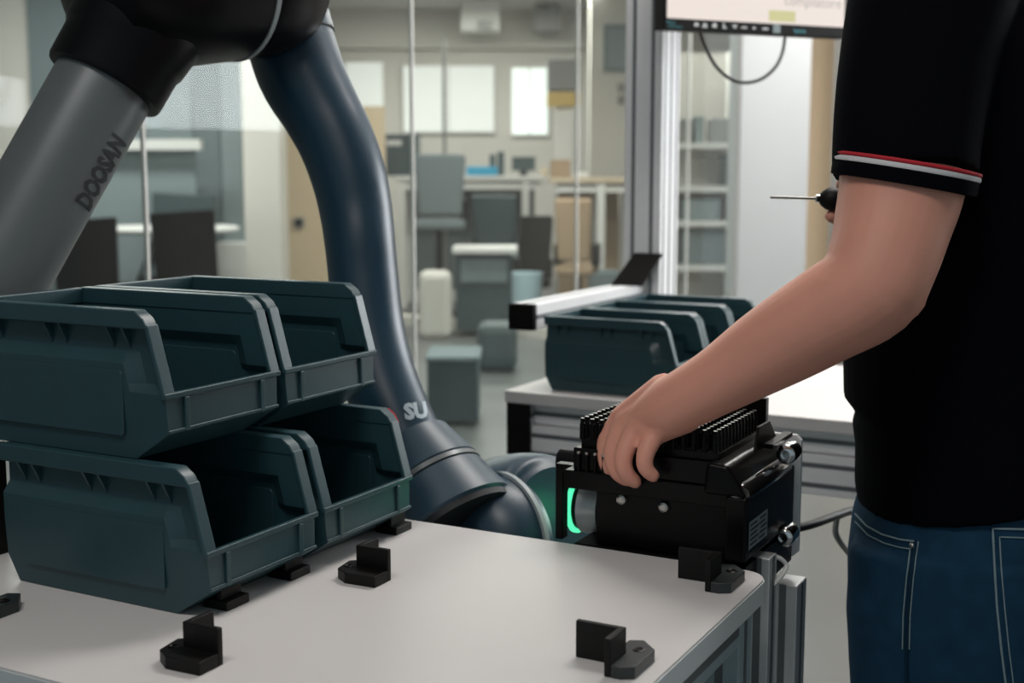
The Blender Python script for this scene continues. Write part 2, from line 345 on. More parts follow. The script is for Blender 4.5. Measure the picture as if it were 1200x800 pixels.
for k in range(8):
    a = k * math.pi / 4 + .2; part('leg', MB().tube([(math.cos(a) * .06, math.sin(a) * .06, .86), (math.cos(a) * .42, math.sin(a) * .42, 0)], .012, 8), M['black'], mt, local=True)
# office behind
def window(u0, u1, v0, v1, n, mm, k):
    d = BW - .03; f = struct('window_%d' % k, MB().box(((u0 - 600) / FOC * d, d - .03, zz(v1, d)), ((u1 - 600) / FOC * d, d + .02, zz(v0, d))), M['white'])
    for i in range(n):
        a, b = u0 + (u1 - u0) * i / n + 1, u0 + (u1 - u0) * (i + 1) / n - 1
        part('pane', fac(a, b, d - .045, .012, zz(v1 - 1.5, d), zz(v0 + 1.5, d)), M[mm], f)
window(408, 452, 76, 156, 1, 'blind', 2); window(474, 580, 80, 157, 2, 'blind', 3); window(599, 642, 82, 160, 2, 'sky_pane', 4)
struct('trim_9', fac(380, 760, BW - .14, .14, zz(62, BW), 3.2), M['wall'])
ac = thing('air_unit', 'white boxed air unit high on the office back wall', 'air unit', (at(563, 20, 14.9).x, 14.9, zz(41, 14.9)))
part('casing', fac(541, 586, 14.7, .35, zz(41, 14.7), zz(-25, 14.7)), M['white'], ac, .02)
for v in (33, 37, 41): part('slat', fac(560, 578, 14.66, .05, zz(v, 14.7) + .01, zz(v, 14.7) + .02), M['mid_grey'], ac)
solo('duct', fac(625, 655, 14.8, .4, zz(40, 14.8), 3.15), M['mid_grey'], 'grey square duct dropping from the ceiling right of the air unit', 'duct')
solo('floor_pole', MB().tube([(at(522, 50, 13).x, 13, 0), (at(522, 50, 13).x, 13, zz(50, 13))], .02, 10), M['mid_grey'], 'thin dark upright pole in front of the office windows', 'pole', smooth=True)
lp = thing('standing_lamp', 'standing lamp with square grey shade and yellow lower band', 'lamp', (at(660, 125, 12.7).x, 12.7, 0))
part('lamp_shade', fac(641, 679, 12.55, .3, zz(109, 12.6), zz(73, 12.6)), M['mid_grey'], lp, .01); part('shade_band', fac(641, 679, 12.55, .3, zz(126, 12.6), zz(110, 12.6)), M['yellow'], lp, .01)
part('pole', fac(651, 669, 12.65, .1, .04, zz(126, 12.6)), M['white'], lp); part('base', MB().lathe((at(660, 0, 12.7).x, 12.7, 0), (at(660, 0, 12.7).x, 12.7, 1), [(0, .2), (.04, .2)], 24), M['mid_grey'], lp)
pf = thing('wall_picture', 'dark framed picture on the wall left of the aluminium post', 'picture', (at(720, 60, 12.9).x, 12.9, zz(87, 12.9)))
part('picture_frame', fac(705, 738, 12.9, .045, zz(87, 12.9), zz(34, 12.9)), M['felt_dark'], pf); part('print', fac(709, 734, 12.89, .02, zz(83, 12.9), zz(38, 12.9)), M['felt'], pf)
struct('wall_right_pier', fac(690, 800, 12.95, .3, 0, 3.2), M['wall'])
for v, nm in ((105, 'upper small dark wall switch under the framed picture'), (119, 'lower small dark wall switch under the framed picture')):
    solo('wall_switch', fac(722, 730, 12.92, .03, zz(v + 5, 12.9), zz(v - 5, 12.9)), M['mid_grey'], nm, 'switch')
# tall desk row
def desk(u0, u1, d, v, dep, legs, label, mm, pm_):
    x0, x1 = (u0 - 600) / FOC * d, (u1 - 600) / FOC * d; z = zz(v, d)
    t = thing('standing_desk', label, 'desk', ((x0 + x1) / 2, d, 0))
    part('desktop', MB().box((x0, d, z - .045), (x1, d + dep, z)), M[mm], t, .005)
    for u in legs:
        x = (u - 600) / FOC * d; part('leg', MB().box((x - .035, d + .02, 0), (x + .035, d + .09, z - .045)), M['white'], t); part('leg', MB().box((x - .035, d + dep - .09, 0), (x + .035, d + dep - .02, z - .045)), M['white'], t)
    part('modesty_panel', MB().box((x0 + .1, d + dep - .06, .12), (x1 - .1, d + dep - .03, z - .05)), M[pm_], t)
    part('apron', MB().box((x0 + .05, d + .05, z - .13), (x1 - .05, d + .07, z - .045)), M['white'], t); return z
zd = desk(464, 640, 12.3, 206, .8, (471, 616), 'long white standing desk in the glazed office, left of the lamp', 'white', 'grey_fab')
zd2 = desk(645, 745, 11.6, 208, .8, (704, 740), 'pale wood topped desk to the right, below the framed picture', 'pale_wood', 'card')
def at_desk(name, u0, u1, v0, z, d, dep, m, label, cat, bevel=.01): return solo(name, fac(u0, u1, d, dep, z, zz(v0, d)), M[m], label, cat, bevel=bevel)
pr = thing('printer', 'dark printer box with a pale label at the left end of the white desk', 'printer', (at(470, 0, 12.5).x, 12.5, zd))
part('casing', fac(449, 490, 12.5, .45, zd, zz(158, 12.5)), M['dark_teal'], pr, .01); part('label_strip', fac(455, 472, 12.49, .02, zz(171, 12.5), zz(165, 12.5)), M['white'], pr)
at_desk('blue_tray', 547, 583, 195, zd, 12.45, .3, 'blue_plastic', 'bright blue tray on the white desk', 'tray')
at_desk('desk_speaker', 574, 581, 181, zd, 12.85, .1, 'dark_teal', 'narrow dark speaker on the white desk behind the blue tray, left one', 'speaker')
at_desk('desk_speaker', 583, 591, 178, zd, 12.85, .1, 'dark_teal', 'taller dark speaker right of the narrow one on the white desk', 'speaker')
mo = thing('desk_monitor', 'small dark monitor on the white desk, right of the speakers', 'monitor', (at(613, 0, 12.6).x, 12.6, zd))
part('display', fac(600, 627, 12.6, .04, zd + .05, zz(184, 12.6)), M['dark_teal'], mo); part('stand', fac(609, 618, 12.62, .1, zd, zd + .1), M['black'], mo)
at_desk('cardboard_box', 645, 668, 187, zd2, 11.8, .25, 'card', 'brown cardboard box on the wood desk under the lamp', 'box')
at_desk('paper_stack', 634, 642, 196, zd, 12.5, .2, 'pale_wood', 'small pale stack at the right end of the white desk', 'paper')
at_desk('paper_stack', 670, 690, 202, zd2, 11.75, .25, 'white', 'low white paper stack on the wood desk right of the box', 'paper')
def office_chair(u, d, vt, label, m, wd=.46, yaw=0):
    x = (u - 600) / FOC * d; zt = zz(vt, d); t = thing('office_chair', label, 'chair', (x, d, 0), yaw); h = wd / 2; zs = zt - .62
    part('backrest', MB().hexa([(-h * .85, 0, zs + .1), (h * .85, 0, zs + .1), (h * .85, .06, zs + .1), (-h * .85, .06, zs + .1)], [(-h, -.06, zt), (h, -.06, zt), (h, 0, zt), (-h, 0, zt)]), M[m], t, .03, local=True)
    part('seat', MB().box((-h, .02, zs - .02), (h, .48, zs + .07)), M[m], t, .03, local=True)
    part('column', MB().tube([(0, .24, .1), (0, .24, zs)], .03, 12), M['black'], t, local=True)
    for sx in (-1, 1): part('armrest', MB().box((sx * h - .025, .08, zs + .05), (sx * h + .025, .34, zs + .24)), M['black'], t, .015, local=True)
    for k in range(5):
        a = k * 2 * math.pi / 5 + .3; part('foot', MB().tube([(0, .24, .1), (math.cos(a) * .3, .24 + math.sin(a) * .3, .05)], .022, 8), M['black'], t, local=True)
        part('caster', MB().ball((math.cos(a) * .3, .24 + math.sin(a) * .3, .035), .035, 10), M['black'], t, local=True)
office_chair(516, 10.9, 181, 'grey office chair with tall back in front of the white desk', 'grey_fab', .44, .1)
office_chair(580, 11.6, 228, 'dark teal office chair pushed under the middle of the white desk', 'dark_teal', .44, -.3)
office_chair(628, 11.2, 252, 'low black office chair under the right end of the white desk', 'dark_fab', .30, .2)
office_chair(672, 10.6, 232, 'brown grey chair in front of the wood topped desk', 'card', .32, -.2)
lt = thing('low_table', 'low white table with dark drawers in front of the office chairs', 'table', (at(565, 0, 10.1).x, 10.1, 0))
part('tabletop', fac(530, 606, 10.1, .5, zz(296, 10.1), zz(290, 10.1)), M['white'], lt)
part('drawer_unit', fac(534, 600, 10.16, .4, 0.05, zz(297, 10.1)), M['dark_teal'], lt); part('drawer_front', fac(540, 594, 10.14, .03, zz(330, 10.1), zz(304, 10.1)), M['felt_dark'], lt)
solo('floor_cushion', fac(490, 528, 10.0, .3, 0, zz(318, 10.0)), M['wall'], 'pale boxy pouf on the office floor left of the low table', 'pouf', bevel=.05)
solo('reflection_bin', MB().lathe((at(617, 0, 10.9).x, 11.0, 0), (at(617, 0, 10.9).x, 11.0, 1), [(0, .10), (.01, .11), (.42, .14), (.45, .145)], 24), M['pale_blue'], 'pale blue bin standing in for a window reflection in the glass', 'bin', smooth=True)  # made-up bin in place of a bright blue-white glass reflection
solo('tool_case', fac(692, 727, 11.25, .3, 0, zz(318, 11.2)), M['felt_dark'], 'dark low case on the floor in front of the wood desk', 'case', bevel=.02)
p0, p1 = onz(380, 372, 0), onz(700, 402, 0); dv = (p1 - p0).normalized(); nv = V((-dv.y, dv.x, 0))
struct('trim_10', MB().hexa([p0, p1, p1 + nv * .12, p0 + nv * .12], [p + V((0, 0, .08)) for p in (p0, p1, p1 + nv * .12, p0 + nv * .12)]), M['wall'])
sb = thing('reflection_box', 'dark green grey box standing in for a floor reflection behind the glass', 'crate', (at(530, 505, 6.6).x, 6.6, 0))  # added box imitates a dark reflection in the floor
part('body', fac(499, 560, 6.5, .4, .02, zz(424, 6.5)), M['dark_teal'], sb, .01); part('lid', fac(497, 562, 6.48, .44, zz(424, 6.5), zz(418, 6.5)), M['felt_dark'], sb, .006)
solo('floor_bag', fac(558, 606, 8.3, .3, 0, zz(398, 8.3) + .1), M['dark_teal'], 'dark soft bag on the floor behind the dark reflection box', 'bag', bevel=.06)
# shelf unit seen between the post and the white pier
su = thing('shelf_unit', 'pale open shelf unit seen through the glass right of the aluminium post', 'shelf', (at(828, 0, 9.3).x, 9.3, 0))
for v in (168, 218, 258, 310): part('shelf', fac(785, 861, 9.2, .4, zz(v, 9.2) - .04, zz(v, 9.2)), M['white'], su)
part('upright', fac(783, 788, 9.2, .4, 0, zz(60, 9.2)), M['white'], su); part('upright', fac(857, 862, 9.2, .4, 0, zz(60, 9.2)), M['white'], su); part('back_panel', fac(785, 861, 9.6, .02, 0, zz(60, 9.2)), M['wall'], su)
def on_shelf(name, u0, u1, v0, vs, m, label, cat): solo(name, fac(u0, u1, 9.3, .2, zz(vs, 9.2), zz(v0, 9.3)), M[m], label, cat, bevel=.01)
on_shelf('storage_box', 797, 808, 140, 168, 'mid_grey', 'narrow grey box on the upper shelf, left end', 'box'); on_shelf('storage_box', 812, 822, 137, 168, 'felt', 'taller pale grey box on the upper shelf beside the narrow one', 'box')
on_shelf('storage_box', 830, 856, 140, 168, 'mid_grey', 'wide grey box on the upper shelf, right end', 'box'); on_shelf('black_tool', 846, 857, 183, 218, 'dark_teal', 'dark tool standing on the second shelf, right end', 'tool')
on_shelf('storage_box', 798, 842, 232, 258, 'felt', 'flat grey green box on the third shelf', 'box'); on_shelf('storage_box', 798, 850, 268, 310, 'felt_dark', 'large dark grey box on the lowest visible shelf', 'box')
# ------------------------------------------------------------------ aluminium profile helper (table axes)
def profile(name, a0, a1, b0, b1, z0, z1, parent, m='alu', axis='b', grooves=1):
    mb = MB(); lo, hi = V((a0, b0, z0)), V((a1, b1, z1)); ax = {'a': 0, 'b': 1, 'z': 2}[axis]; oth = [i for i in range(3) if i != ax]
    o = part(name, mb.tbox(a0, a1, b0, b1, z0, z1), M[m], parent, .002)
    g = MB()
    for i in oth:                                               # grooves on the faces normal to i, running along ax
        j = [k for k in oth if k != i][0]; span = hi[j] - lo[j]; n = max(1, round(span / .045))
        for s in (lo[i], hi[i]):
            for k in range(n):
                c = lo[j] + span * (k + .5) / n
                p, q = [0] * 3, [0] * 3; p[ax], q[ax] = lo[ax] + .0005, hi[ax] - .0005; p[j], q[j] = c - .0045, c + .0045; p[i], q[i] = s - .0006, s + .0006
                g.tbox(p[0], q[0], p[1], q[1], p[2], q[2])
    part('groove', g, M['alu_dark'], o); return o
# ------------------------------------------------------------------ near worktable
TZ = .85
tb = thing('worktable', 'white topped worktable in the foreground carrying the four bins and the black corner stops', 'table', ft(1.07, .92, 0), TANG)
A0, A1, B0, B1 = .772, 1.377, .402, 1.27
def rounded(a0, a1, b0, b1, r, n=8):
    P = []
    for ca, cb, s in ((a1 - r, b1 - r, 0), (a0 + r, b1 - r, 90), (a0 + r, b0 + r, 180), (a1 - r, b0 + r, 270)):
        P += [(ca + r * math.cos(rad(s + 90 * k / n)), cb + r * math.sin(rad(s + 90 * k / n))) for k in range(n + 1)]
    return P
part('tabletop', MB().prism([ft(a, b, TZ - .003) for a, b in rounded(A0 + .0012, A1 - .0012, B0 + .0012, B1 - .0012, .03)], (0, 0, .003)), M['white_top'], tb)
part('edge_band', MB().prism([ft(a, b, TZ - .026) for a, b in rounded(A0, A1, B0, B1, .031)], (0, 0, .0235)), M['edge_band'], tb)
for a in (A0 + .03, A1 - .075):
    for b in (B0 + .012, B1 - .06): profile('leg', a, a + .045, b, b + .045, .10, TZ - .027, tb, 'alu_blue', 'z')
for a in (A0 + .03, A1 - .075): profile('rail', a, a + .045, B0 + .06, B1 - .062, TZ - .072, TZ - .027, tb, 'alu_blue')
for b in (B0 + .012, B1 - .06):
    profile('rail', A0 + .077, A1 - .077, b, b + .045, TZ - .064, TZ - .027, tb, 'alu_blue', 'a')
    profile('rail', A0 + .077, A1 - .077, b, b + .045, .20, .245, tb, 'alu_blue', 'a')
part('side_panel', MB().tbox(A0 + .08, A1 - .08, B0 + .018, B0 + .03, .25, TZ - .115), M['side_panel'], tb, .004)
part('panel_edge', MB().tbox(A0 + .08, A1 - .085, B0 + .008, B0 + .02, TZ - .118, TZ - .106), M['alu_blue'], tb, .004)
part('lower_shelf', MB().tbox(A0 + .03, A1 - .03, B0 + .03, B1 - .03, .245, .265), M['white_top'], tb)
for a in (A0 + .052, A1 - .052):
    for b in (B0 + .035, B1 - .038): part('caster', MB().lathe(ft(a, b - .014, .05), ft(a, b + .014, .05), [(0, .045), (.004, .05), (.024, .05), (.028, .045)], 20).tbox(a - .02, a + .02, b - .02, b + .02, .06, .1), M['black'], tb)
# ------------------------------------------------------------------ bins
def make_bin(name, label, group, loc, rz):
    t = thing(name, label, 'bin', loc, rz, group); W = .0925
    lev = [(.000, .131, -.099), (.030, .146, -.146), (.071, .146, -.1445), (.079, .146, -.1425), (.100, .146, -.1365), (.112, .146, -.133), (.136, .146, -.126), (.1545, .146, -.109)]
    st = [0, .10, .40, .70, .83, .835, .895, 1.0]
    vs, fs = [], []; m = len(st); n = 2 * m
    def inset(s, z):                                            # a deeper band runs under the rim and down beside the opening
        a = 0 if s <= .836 else min(1, (s - .836) / .05)
        a *= max(0, min(1, (z - .071) / .008)); b = max(0, min(1, (z - .100) / .012))
        return .003 + .0095 * max(a, b) + .004 * max(0, 1 - z / .07)
    for z, yb, yf in lev:
        for side in (-1, 1):
            for s in (reversed(st) if side < 0 else st):
                vs.append(V((side * (W - inset(s, z)), yb + (yf - yb) * s, z)))
    for i in range(len(lev) - 1):
        for k in range(n - 1): fs.append((i * n + k, i * n + k + 1, (i + 1) * n + k + 1, (i + 1) * n + k))
        if i < 2: fs.append((i * n + n - 1, i * n, (i + 1) * n, (i + 1) * n + n - 1))
    fs.append(tuple(range(n)))
    mb = MB().add(vs, fs)
    me = bpy.data.meshes.new('bin_body'); me.from_pydata([tuple(v) for v in vs], [], fs)
    bm = bmesh.new(); bm.from_mesh(me); bmesh.ops.recalc_face_normals(bm, faces=bm.faces)
    if sum((f.normal.dot(f.calc_center_median() - V((0, 0, .06))) for f in bm.faces)) < 0: bmesh.ops.reverse_faces(bm, faces=bm.faces)
    bm.to_mesh(me); bm.free(); me.materials.append(M['bin'])
    o = bpy.data.objects.new('body', me); COL.objects.link(o); o.parent = t
    sm = o.modifiers.new('wall', 'SOLIDIFY'); sm.thickness = .0026; sm.offset = -1; sm.use_even_offset = True
    bv = o.modifiers.new('bevel', 'BEVEL'); bv.width = .0012; bv.segments = 2; bv.limit_method = 'ANGLE'; bv.angle_limit = rad(25)
    me.polygons.foreach_set('use_smooth', [True] * len(me.polygons)); bv.harden_normals = True
    # rim: a U of box section, front ends sloping down
    r = MB(); z0, z1, w_ = .1365, .1555, .0165
    for sx in (-1, 1):
        xo, xi = sx * (W + .0005), sx * (W - w_)
        prof = [(.1465, z0), (-.128, z0), (-.1215, .1475), (-.110, z1), (.1465, z1)]
        r.prism([V((xo, y, z)) for y, z in prof], (xi - xo, 0, 0))
    r.box((-W + w_, .1385, z0), (W - w_, .1465, z1))
    part('rim', r, M['bin'], t, .0018, local=True)
    # front opening frame
    f = MB()
    for sx in (-1, 1):
        xo, xi = sx * (W + .0003), sx * (W - .0165)
        q = lambda x, y, z: V((x, y, z))
        f.hexa([q(xo, -.1475, .068), q(xi, -.1475, .068), q(xi, -.142, .068), q(xo, -.142, .068)], [q(xo, -.1268, .1415), q(xi, -.1268, .1415), q(xi, -.1215, .1415), q(xo, -.1215, .1415)])
    f.box((-W, -.1482, .066), (W, -.1415, .0725))
    part('front_frame', f, M['bin'], t, .0016, local=True)
    h = MB().box((-.064, -.1485, .030), (-.057, -.145, .066)).box((.057, -.1485, .030), (.064, -.145, .066)).box((-W + .004, -.148, .0305), (W - .004, -.1455, .0345))
    part('label_holder', h, M['bin'], t, .0012, local=True)
    for sx in (-1, 1):
        x0, x1 = sx * (W - .0128), sx * (W - .0006)
        for yc in (.108, .010, -.080):
            for dy in (-.011, .011):
                y0, y1 = yc + dy - .0014, yc + dy + .0014
                part('rib', MB().prism([V((x0, y0, .1135)), V((x1, y0, .1365)), V((x0, y0, .1365))], (0, y1 - y0, 0)), M['bin'], t, local=True)
        P = [(y, z) for y, z in ((.112, .024), (-.085, .024), (-.088, .027), (-.088, .089), (-.085, .092), (.112, .092), (.115, .089), (.115, .027))]
        part('side_recess', MB().prism([V((sx * (W - .0034), y, z)) for y, z in P], (sx * .0013, 0, 0)), M['bin'], t, .001, local=True)
        part('inner_panel', MB().prism([V((sx * (W - .0053), y, z)) for y, z in P], (-sx * .0018, 0, 0)), M['bin'], t, .0012, local=True)
    return t
BG = 'teal grey stacking bins'
b0 = make_bin('storage_bin', 'teal grey bin in the lower layer, nearest, its whole left side facing us', BG, ft(1.043, 1.001, .8505), TANG)
b1 = copy_thing(b0, ft(1.240, 1.001, .8505), TANG, 'teal grey bin in the lower layer, right one, with a red edge mark')
part('edge_mark', MB().tube([V((.0925, -.112, .1535)), V((.0925, -.1205, .1475)), V((.0925, -.1265, .138))], .0014, 8), M['red'], b1, local=True)
copy_thing(b0, ft(1.047, 1.053, 1.0065), TANG, 'teal grey bin in the upper layer, nearest, left one of the two on top')
copy_thing(b0, ft(1.240, 1.053, 1.0065), TANG, 'teal grey bin in the upper layer, right one of the two on top')
# black corner stops
def corner_stop(name, label, a, b, rz, first=None):
    loc = ft(a, b, TZ)
    if first: return copy_thing(first, loc, rz, label)
    t = thing(name, label, 'corner stop', loc, rz, 'black corner stops')
    part('corner_wall', MB().prism([V((-.037, 0, 0)), V((0, 0, 0)), V((0, .049, 0)), V((-.0065, .049, 0)), V((-.0065, .0065, 0)), V((-.037, .0065, 0))], (0, 0, .036)), M['black'], t, .0012, local=True)
    part('base_flange', MB().prism([V((-.037, 0, 0)), V((-.037, -.010, 0)), V((-.030, -.021, 0)), V((.018, -.021, 0)), V((.036, -.003, 0)), V((.030, .010, 0)), V((0, .010, 0)), V((0, 0, 0))], (0, 0, .012)), M['rim_grey'], t, .001, local=True)
    part('screw', MB().lathe((.010, -.008, .0112), (.010, -.008, .02), [(0, .006), (.0013, .0062), (.0018, .0048), (.0012, .0035), (.0009, .001)], 20), M['black_gloss'], t, local=True)
    return t
c0 = corner_stop('corner_stop', 'black corner stop on the worktable, near right, in the foreground alone', 1.050, .441, TANG)
corner_stop('', 'black corner stop at the far right corner of the worktable under the black block', 1.318, .441, TANG, c0)
def left_stop(label, a, b, first=None):                         # the mirrored kind: its base lies in front of the wall that faces us
    if first: return copy_thing(first, ft(a, b, TZ), TANG, label)
    t = thing('corner_stop', label, 'corner stop', ft(a, b, TZ), TANG, 'black corner stops')
    part('corner_wall', MB().prism([V((0, -.043, 0)), V((0, 0, 0)), V((.037, 0, 0)), V((.037, -.0065, 0)), V((.0065, -.0065, 0)), V((.0065, -.043, 0))], (0, 0, .036)), M['black'], t, .0012, local=True)
    part('base_flange', MB().prism([V((0, -.043, 0)), V((-.026, -.043, 0)), V((-.028, -.004, 0)), V((-.017, .013, 0)), V((.012, .018, 0)), V((.020, .008, 0)), V((.020, 0, 0)), V((0, 0, 0))], (0, 0, .0125)), M['black'], t, .001, local=True)
    part('screw', MB().lathe((-.006, .006, .0117), (-.006, .006, .02), [(0, .005), (.0013, .0052), (.0018, .004), (.0012, .003), (.0009, .001)], 20), M['black_gloss'], t, local=True)
    return t
l0 = left_stop('black corner stop nearest us on the left, in front of the lower bins', .868, .812)
left_stop('black corner stop in the middle of the worktable, right of the lower bins', 1.148, .812, l0)
corner_stop('', 'black corner stop cut by the left edge, only its tip showing', .868, 1.072, TANG, c0)
for a, b, nm in ((1.005, .873, 'small black block under the front of the nearest lower bin'), (1.115, .876, 'small black block under the gap between the two lower bins'), (1.322, .872, 'small black block under the right front corner of the lower right bin')):
    bl = thing('bin_support', nm, 'support', ft(a, b, TZ), TANG, 'black blocks under the bins')
    part('foot', MB().box((-.018, -.012, 0), (.018, .020, .010)), M['black'], bl, .0015, local=True); part('upright', MB().box((-.016, -.003, .01), (.016, .004, .024)), M['black'], bl, .001, local=True)
sp_ = thing('upright_plate', 'black upright plate at the left edge standing behind the lower bins', 'plate', ft(1.01, 1.235, TZ), TANG)
part('plate', MB().box((-.04, -.004, .006), (.02, .004, .135)), M['black'], sp_, .001, local=True); part('foot', MB().box((-.04, -.004, 0), (.02, .03, .006)), M['black'], sp_, .001, local=True)
# ------------------------------------------------------------------ rear workbench
bn = thing('workbench', 'white topped aluminium workbench behind, carrying three bins and a tall post', 'workbench', ft(2.6, .6, 0), TANG)
RA, RB = 2.318, 1.256
part('benchtop', MB().tbox(RA, RA + .68, RB - 1.75, RB, TZ - .025, TZ), M['white_top'], bn, .002)
profile('side_beam', RA + .02, RA + .66, RB - .052, RB - .004, TZ - .135, TZ - .0255, bn, axis='a')
part('end_cap', MB().tbox(RA + .003, RA + .02, RB - .053, RB - .003, TZ - .136, TZ - .0255), M['black_matt'], bn, .002)
profile('front_beam', RA + .035, RA + .08, RB - 1.7, RB - .053, TZ - .072, TZ - .0255, bn, m='alu_white')
profile('front_beam', RA + .02, RA + .08, RB - 1.7, RB - .053, TZ - .150, TZ - .074, bn, m='alu_white')
profile('leg', RA + .10, RA + .145, RB - .05, RB - .005, 0, TZ - .136, bn, axis='z'); profile('leg', RA + .6, RA + .645, RB - .05, RB - .005, 0, TZ - .136, bn, axis='z')
profile('leg', RA + .10, RA + .145, RB - 1.7, RB - 1.655, 0, TZ - .151, bn, axis='z'); profile('leg', RA + .6, RA + .645, RB - 1.7, RB - 1.655, 0, TZ - .026, bn, axis='z')
pa, pb = 3.03, 1.195
profile('post', pa, pa + .125, pb, pb + .10, 0, 2.2, bn, m='alu_white', axis='z')
profile('arm_rail', RA + .105, pa - .001, RB - .022, RB + .038, .967, 1.022, bn, m='alu_white', axis='a')
part('end_cap', MB().tbox(RA + .088, RA + .105, RB - .0225, RB + .0385, .9665, 1.0225), M['black_matt'], bn, .002)
part('rail_bracket', MB().prism([ft(2.93, RB + .03, 1.022), ft(2.93, RB - .052, 1.022), ft(3.02, RB - .072, 1.098), ft(3.02, RB + .005, 1.098)], E1 * .012), M['black_matt'], bn, .002)
for k, nm in enumerate(('teal grey bin on the rear workbench, nearest of its row of three', 'teal grey bin on the rear workbench, middle of its row of three', 'teal grey bin on the rear workbench, farthest of its row near the post')):
    copy_thing(b0, ft(2.455 + .190 * k, 1.040, .8505), TANG, nm)
# monitor
d0 = 3.02; ml = at(778, 34, d0); mr = at(998, 45, d0 * 1.078)
mx = V((mr.x - ml.x, mr.y - ml.y, 0)).normalized(); mn = V((mx.y, -mx.x, 0)); mo_ = V((ml.x, ml.y, ml.z)); tilt = V((0, 0, 1))
mdn = (mr.z - ml.z) / (V((mr.x, mr.y, 0)) - V((ml.x, ml.y, 0))).length; mxx = (mx + V((0, 0, mdn))).normalized(); mup = (V((0, 0, 1)) - mxx * mxx.z).normalized()
mt_ = thing('touch_monitor', 'black framed touch monitor with lit screen hanging above the workbench', 'monitor', mo_, 0)
mq = lambda x, y, n: mo_ + mxx * x + mup * y + mn * n
def mbox(x0, x1, y0, y1, n0, n1): return MB().hexa([mq(x0, y0, n0), mq(x1, y0, n0), mq(x1, y0, n1), mq(x0, y0, n1)], [mq(x0, y1, n0), mq(x1, y1, n0), mq(x1, y1, n1), mq(x0, y1, n1)])
MWd, MHt, bz = .545, .315, .026
part('casing', mbox(0, MWd, 0, MHt, -.045, 0), M['black'], mt_, .003)
part('screen_panel', mbox(.008, MWd - .012, bz, MHt - .012, 0, .001), M['screen'], mt_)
part('screen_button', mbox(.300, .380, bz + .006, bz + .032, .001, .0014), M['screen_yellow'], mt_)
print_on('screen_text', 'compilatore', .036, mq(.345, bz + .046, .0014), mxx, mup, M['screen_text'], mt_)
print_on('bezel_print', 'ProLite', .0085, mq(.006, .0135, .0006), mxx, mup, M['print_cyan'], mt_); print_on('bezel_print', 'touch monitor', .007, mq(.010, .005, .0006), mxx, mup, M['print_cyan'], mt_)
print_on('bezel_logo', 'iiyama', .015, mq(.376, .007, .0006), mxx, mup, M['print_cyan'], mt_)
ic = MB()
def irect(x, y, w_, h_): ic.add([mq(x, y, .0008), mq(x + w_, y, .0008), mq(x + w_, y + h_, .0008), mq(x, y + h_, .0008)], [(0, 1, 2, 3)])
for x in (.084, .108, .136, .168, .196, .221, .256, .284):
    pass
irect(.084, .010, .013, .007); irect(.087, .016, .007, .003); irect(.107, .008, .014, .004); irect(.109, .013, .011, .005); irect(.136, .009, .012, .009); irect(.139, .018, .007, .002)
irect(.166, .008, .005, .012); irect(.171, .008, .005, .004); irect(.194, .014, .013, .004); irect(.197, .010, .007, .003); irect(.220, .011, .016, .004); irect(.254, .010, .007, .006); irect(.282, .010, .018, .005)
part('bezel_icon', ic, M['print_white'], mt_)
part('sensor_square', mbox(.312, .334, .003, .0245, 0, .003), M['label_grey'], mt_, .001)
part('wall_arm', MB().tube([mq(.25, .18, -.045), mq(.18, .18, -.10), ft(pa + .06, pb + .05, mq(0, .18, 0).z)], .02, 12), M['black'], mt_)
P = [(823, 37, 3.03), (829, 54, 3.03), (841, 76, 3.04), (858, 91, 3.06), (876, 96, 3.08), (896, 91, 3.10), (912, 77, 3.12), (920, 60, 3.13), (923, 42, 3.14)]
tag(solo('monitor_cable', MB().tube([at(*p) + V((0, .03, 0)) for p in P], .0042, 10, smooth=4, cap='round'), M['black'], 'thin black cable hanging in a loop below the touch monitor', 'cable', smooth=True))
# ------------------------------------------------------------------ black peg block, on its stand
BK = thing('peg_block', 'black machined block with rows of small pegs on top, under the hand', 'machine block', ft(1.49, .55, .845), TANG)
part('lower_body', MB().tbox(1.41, 1.57, .462, .635, .845, .913), M['black_gloss'], BK, .002)
part('frame_plate', MB().tbox(1.398, 1.585, .462, .674, .913, .936), M['black_gloss'], BK, .0015)
part('tier', MB().tbox(1.404, 1.582, .47, .664, .936, .964), M['black_gloss'], BK, .0015)
part('deck', MB().tbox(1.412, 1.575, .478, .657, .964, .974), M['black_gloss'], BK, .001)
for b in (.60, .545): part('bolt', MB().lathe(ft(1.4095, b, .905 - (.6 - b) * .05), ft(1.39, b, .905 - (.6 - b) * .05), [(-.001, .0075), (.002, .0075), (.0045, .006), (.0055, .0035)], 12), M['steel'], BK)
pm = None
for i in range(13):
    for j in range(14):
        a, b = 1.413 + .0125 * i, .484 + .0132 * j
        if pm is None:
            base = part('peg', MB().lathe((0, 0, 0), (0, 0, 1), [(0, .0036), (.020, .0036), (.0205, .0030), (.026, .0028)], 10), M['black_gloss'], BK, local=True); pm = base
            base.data.materials.append(M['steel'])  # steel tops put ceiling glints on the black pegs
            for fc in base.data.polygons: fc.material_index = 1 if fc.center.z > .0255 else 0
        else:
            base = bpy.data.objects.new('peg', pm.data); COL.objects.link(base); base.parent = BK
        base.location = MW[BK.name].inverted() @ ft(a, b, .974)
for i in range(5): part('stud', MB().lathe(ft(1.401, .655 - .011 * i, .936), ft(1.401, .655 - .011 * i, 1), [(0, .002), (.020, .002), (.0215, .0012)], 8), M['black_gloss'], BK); part('stud_tip', MB().lathe(ft(1.401, .655 - .011 * i, .9575), ft(1.401, .655 - .011 * i, 1), [(0, .0022), (.0025, .0024), (.003, .001)], 8), M['steel'], BK)  # steel stud tips imitate small highlights as well
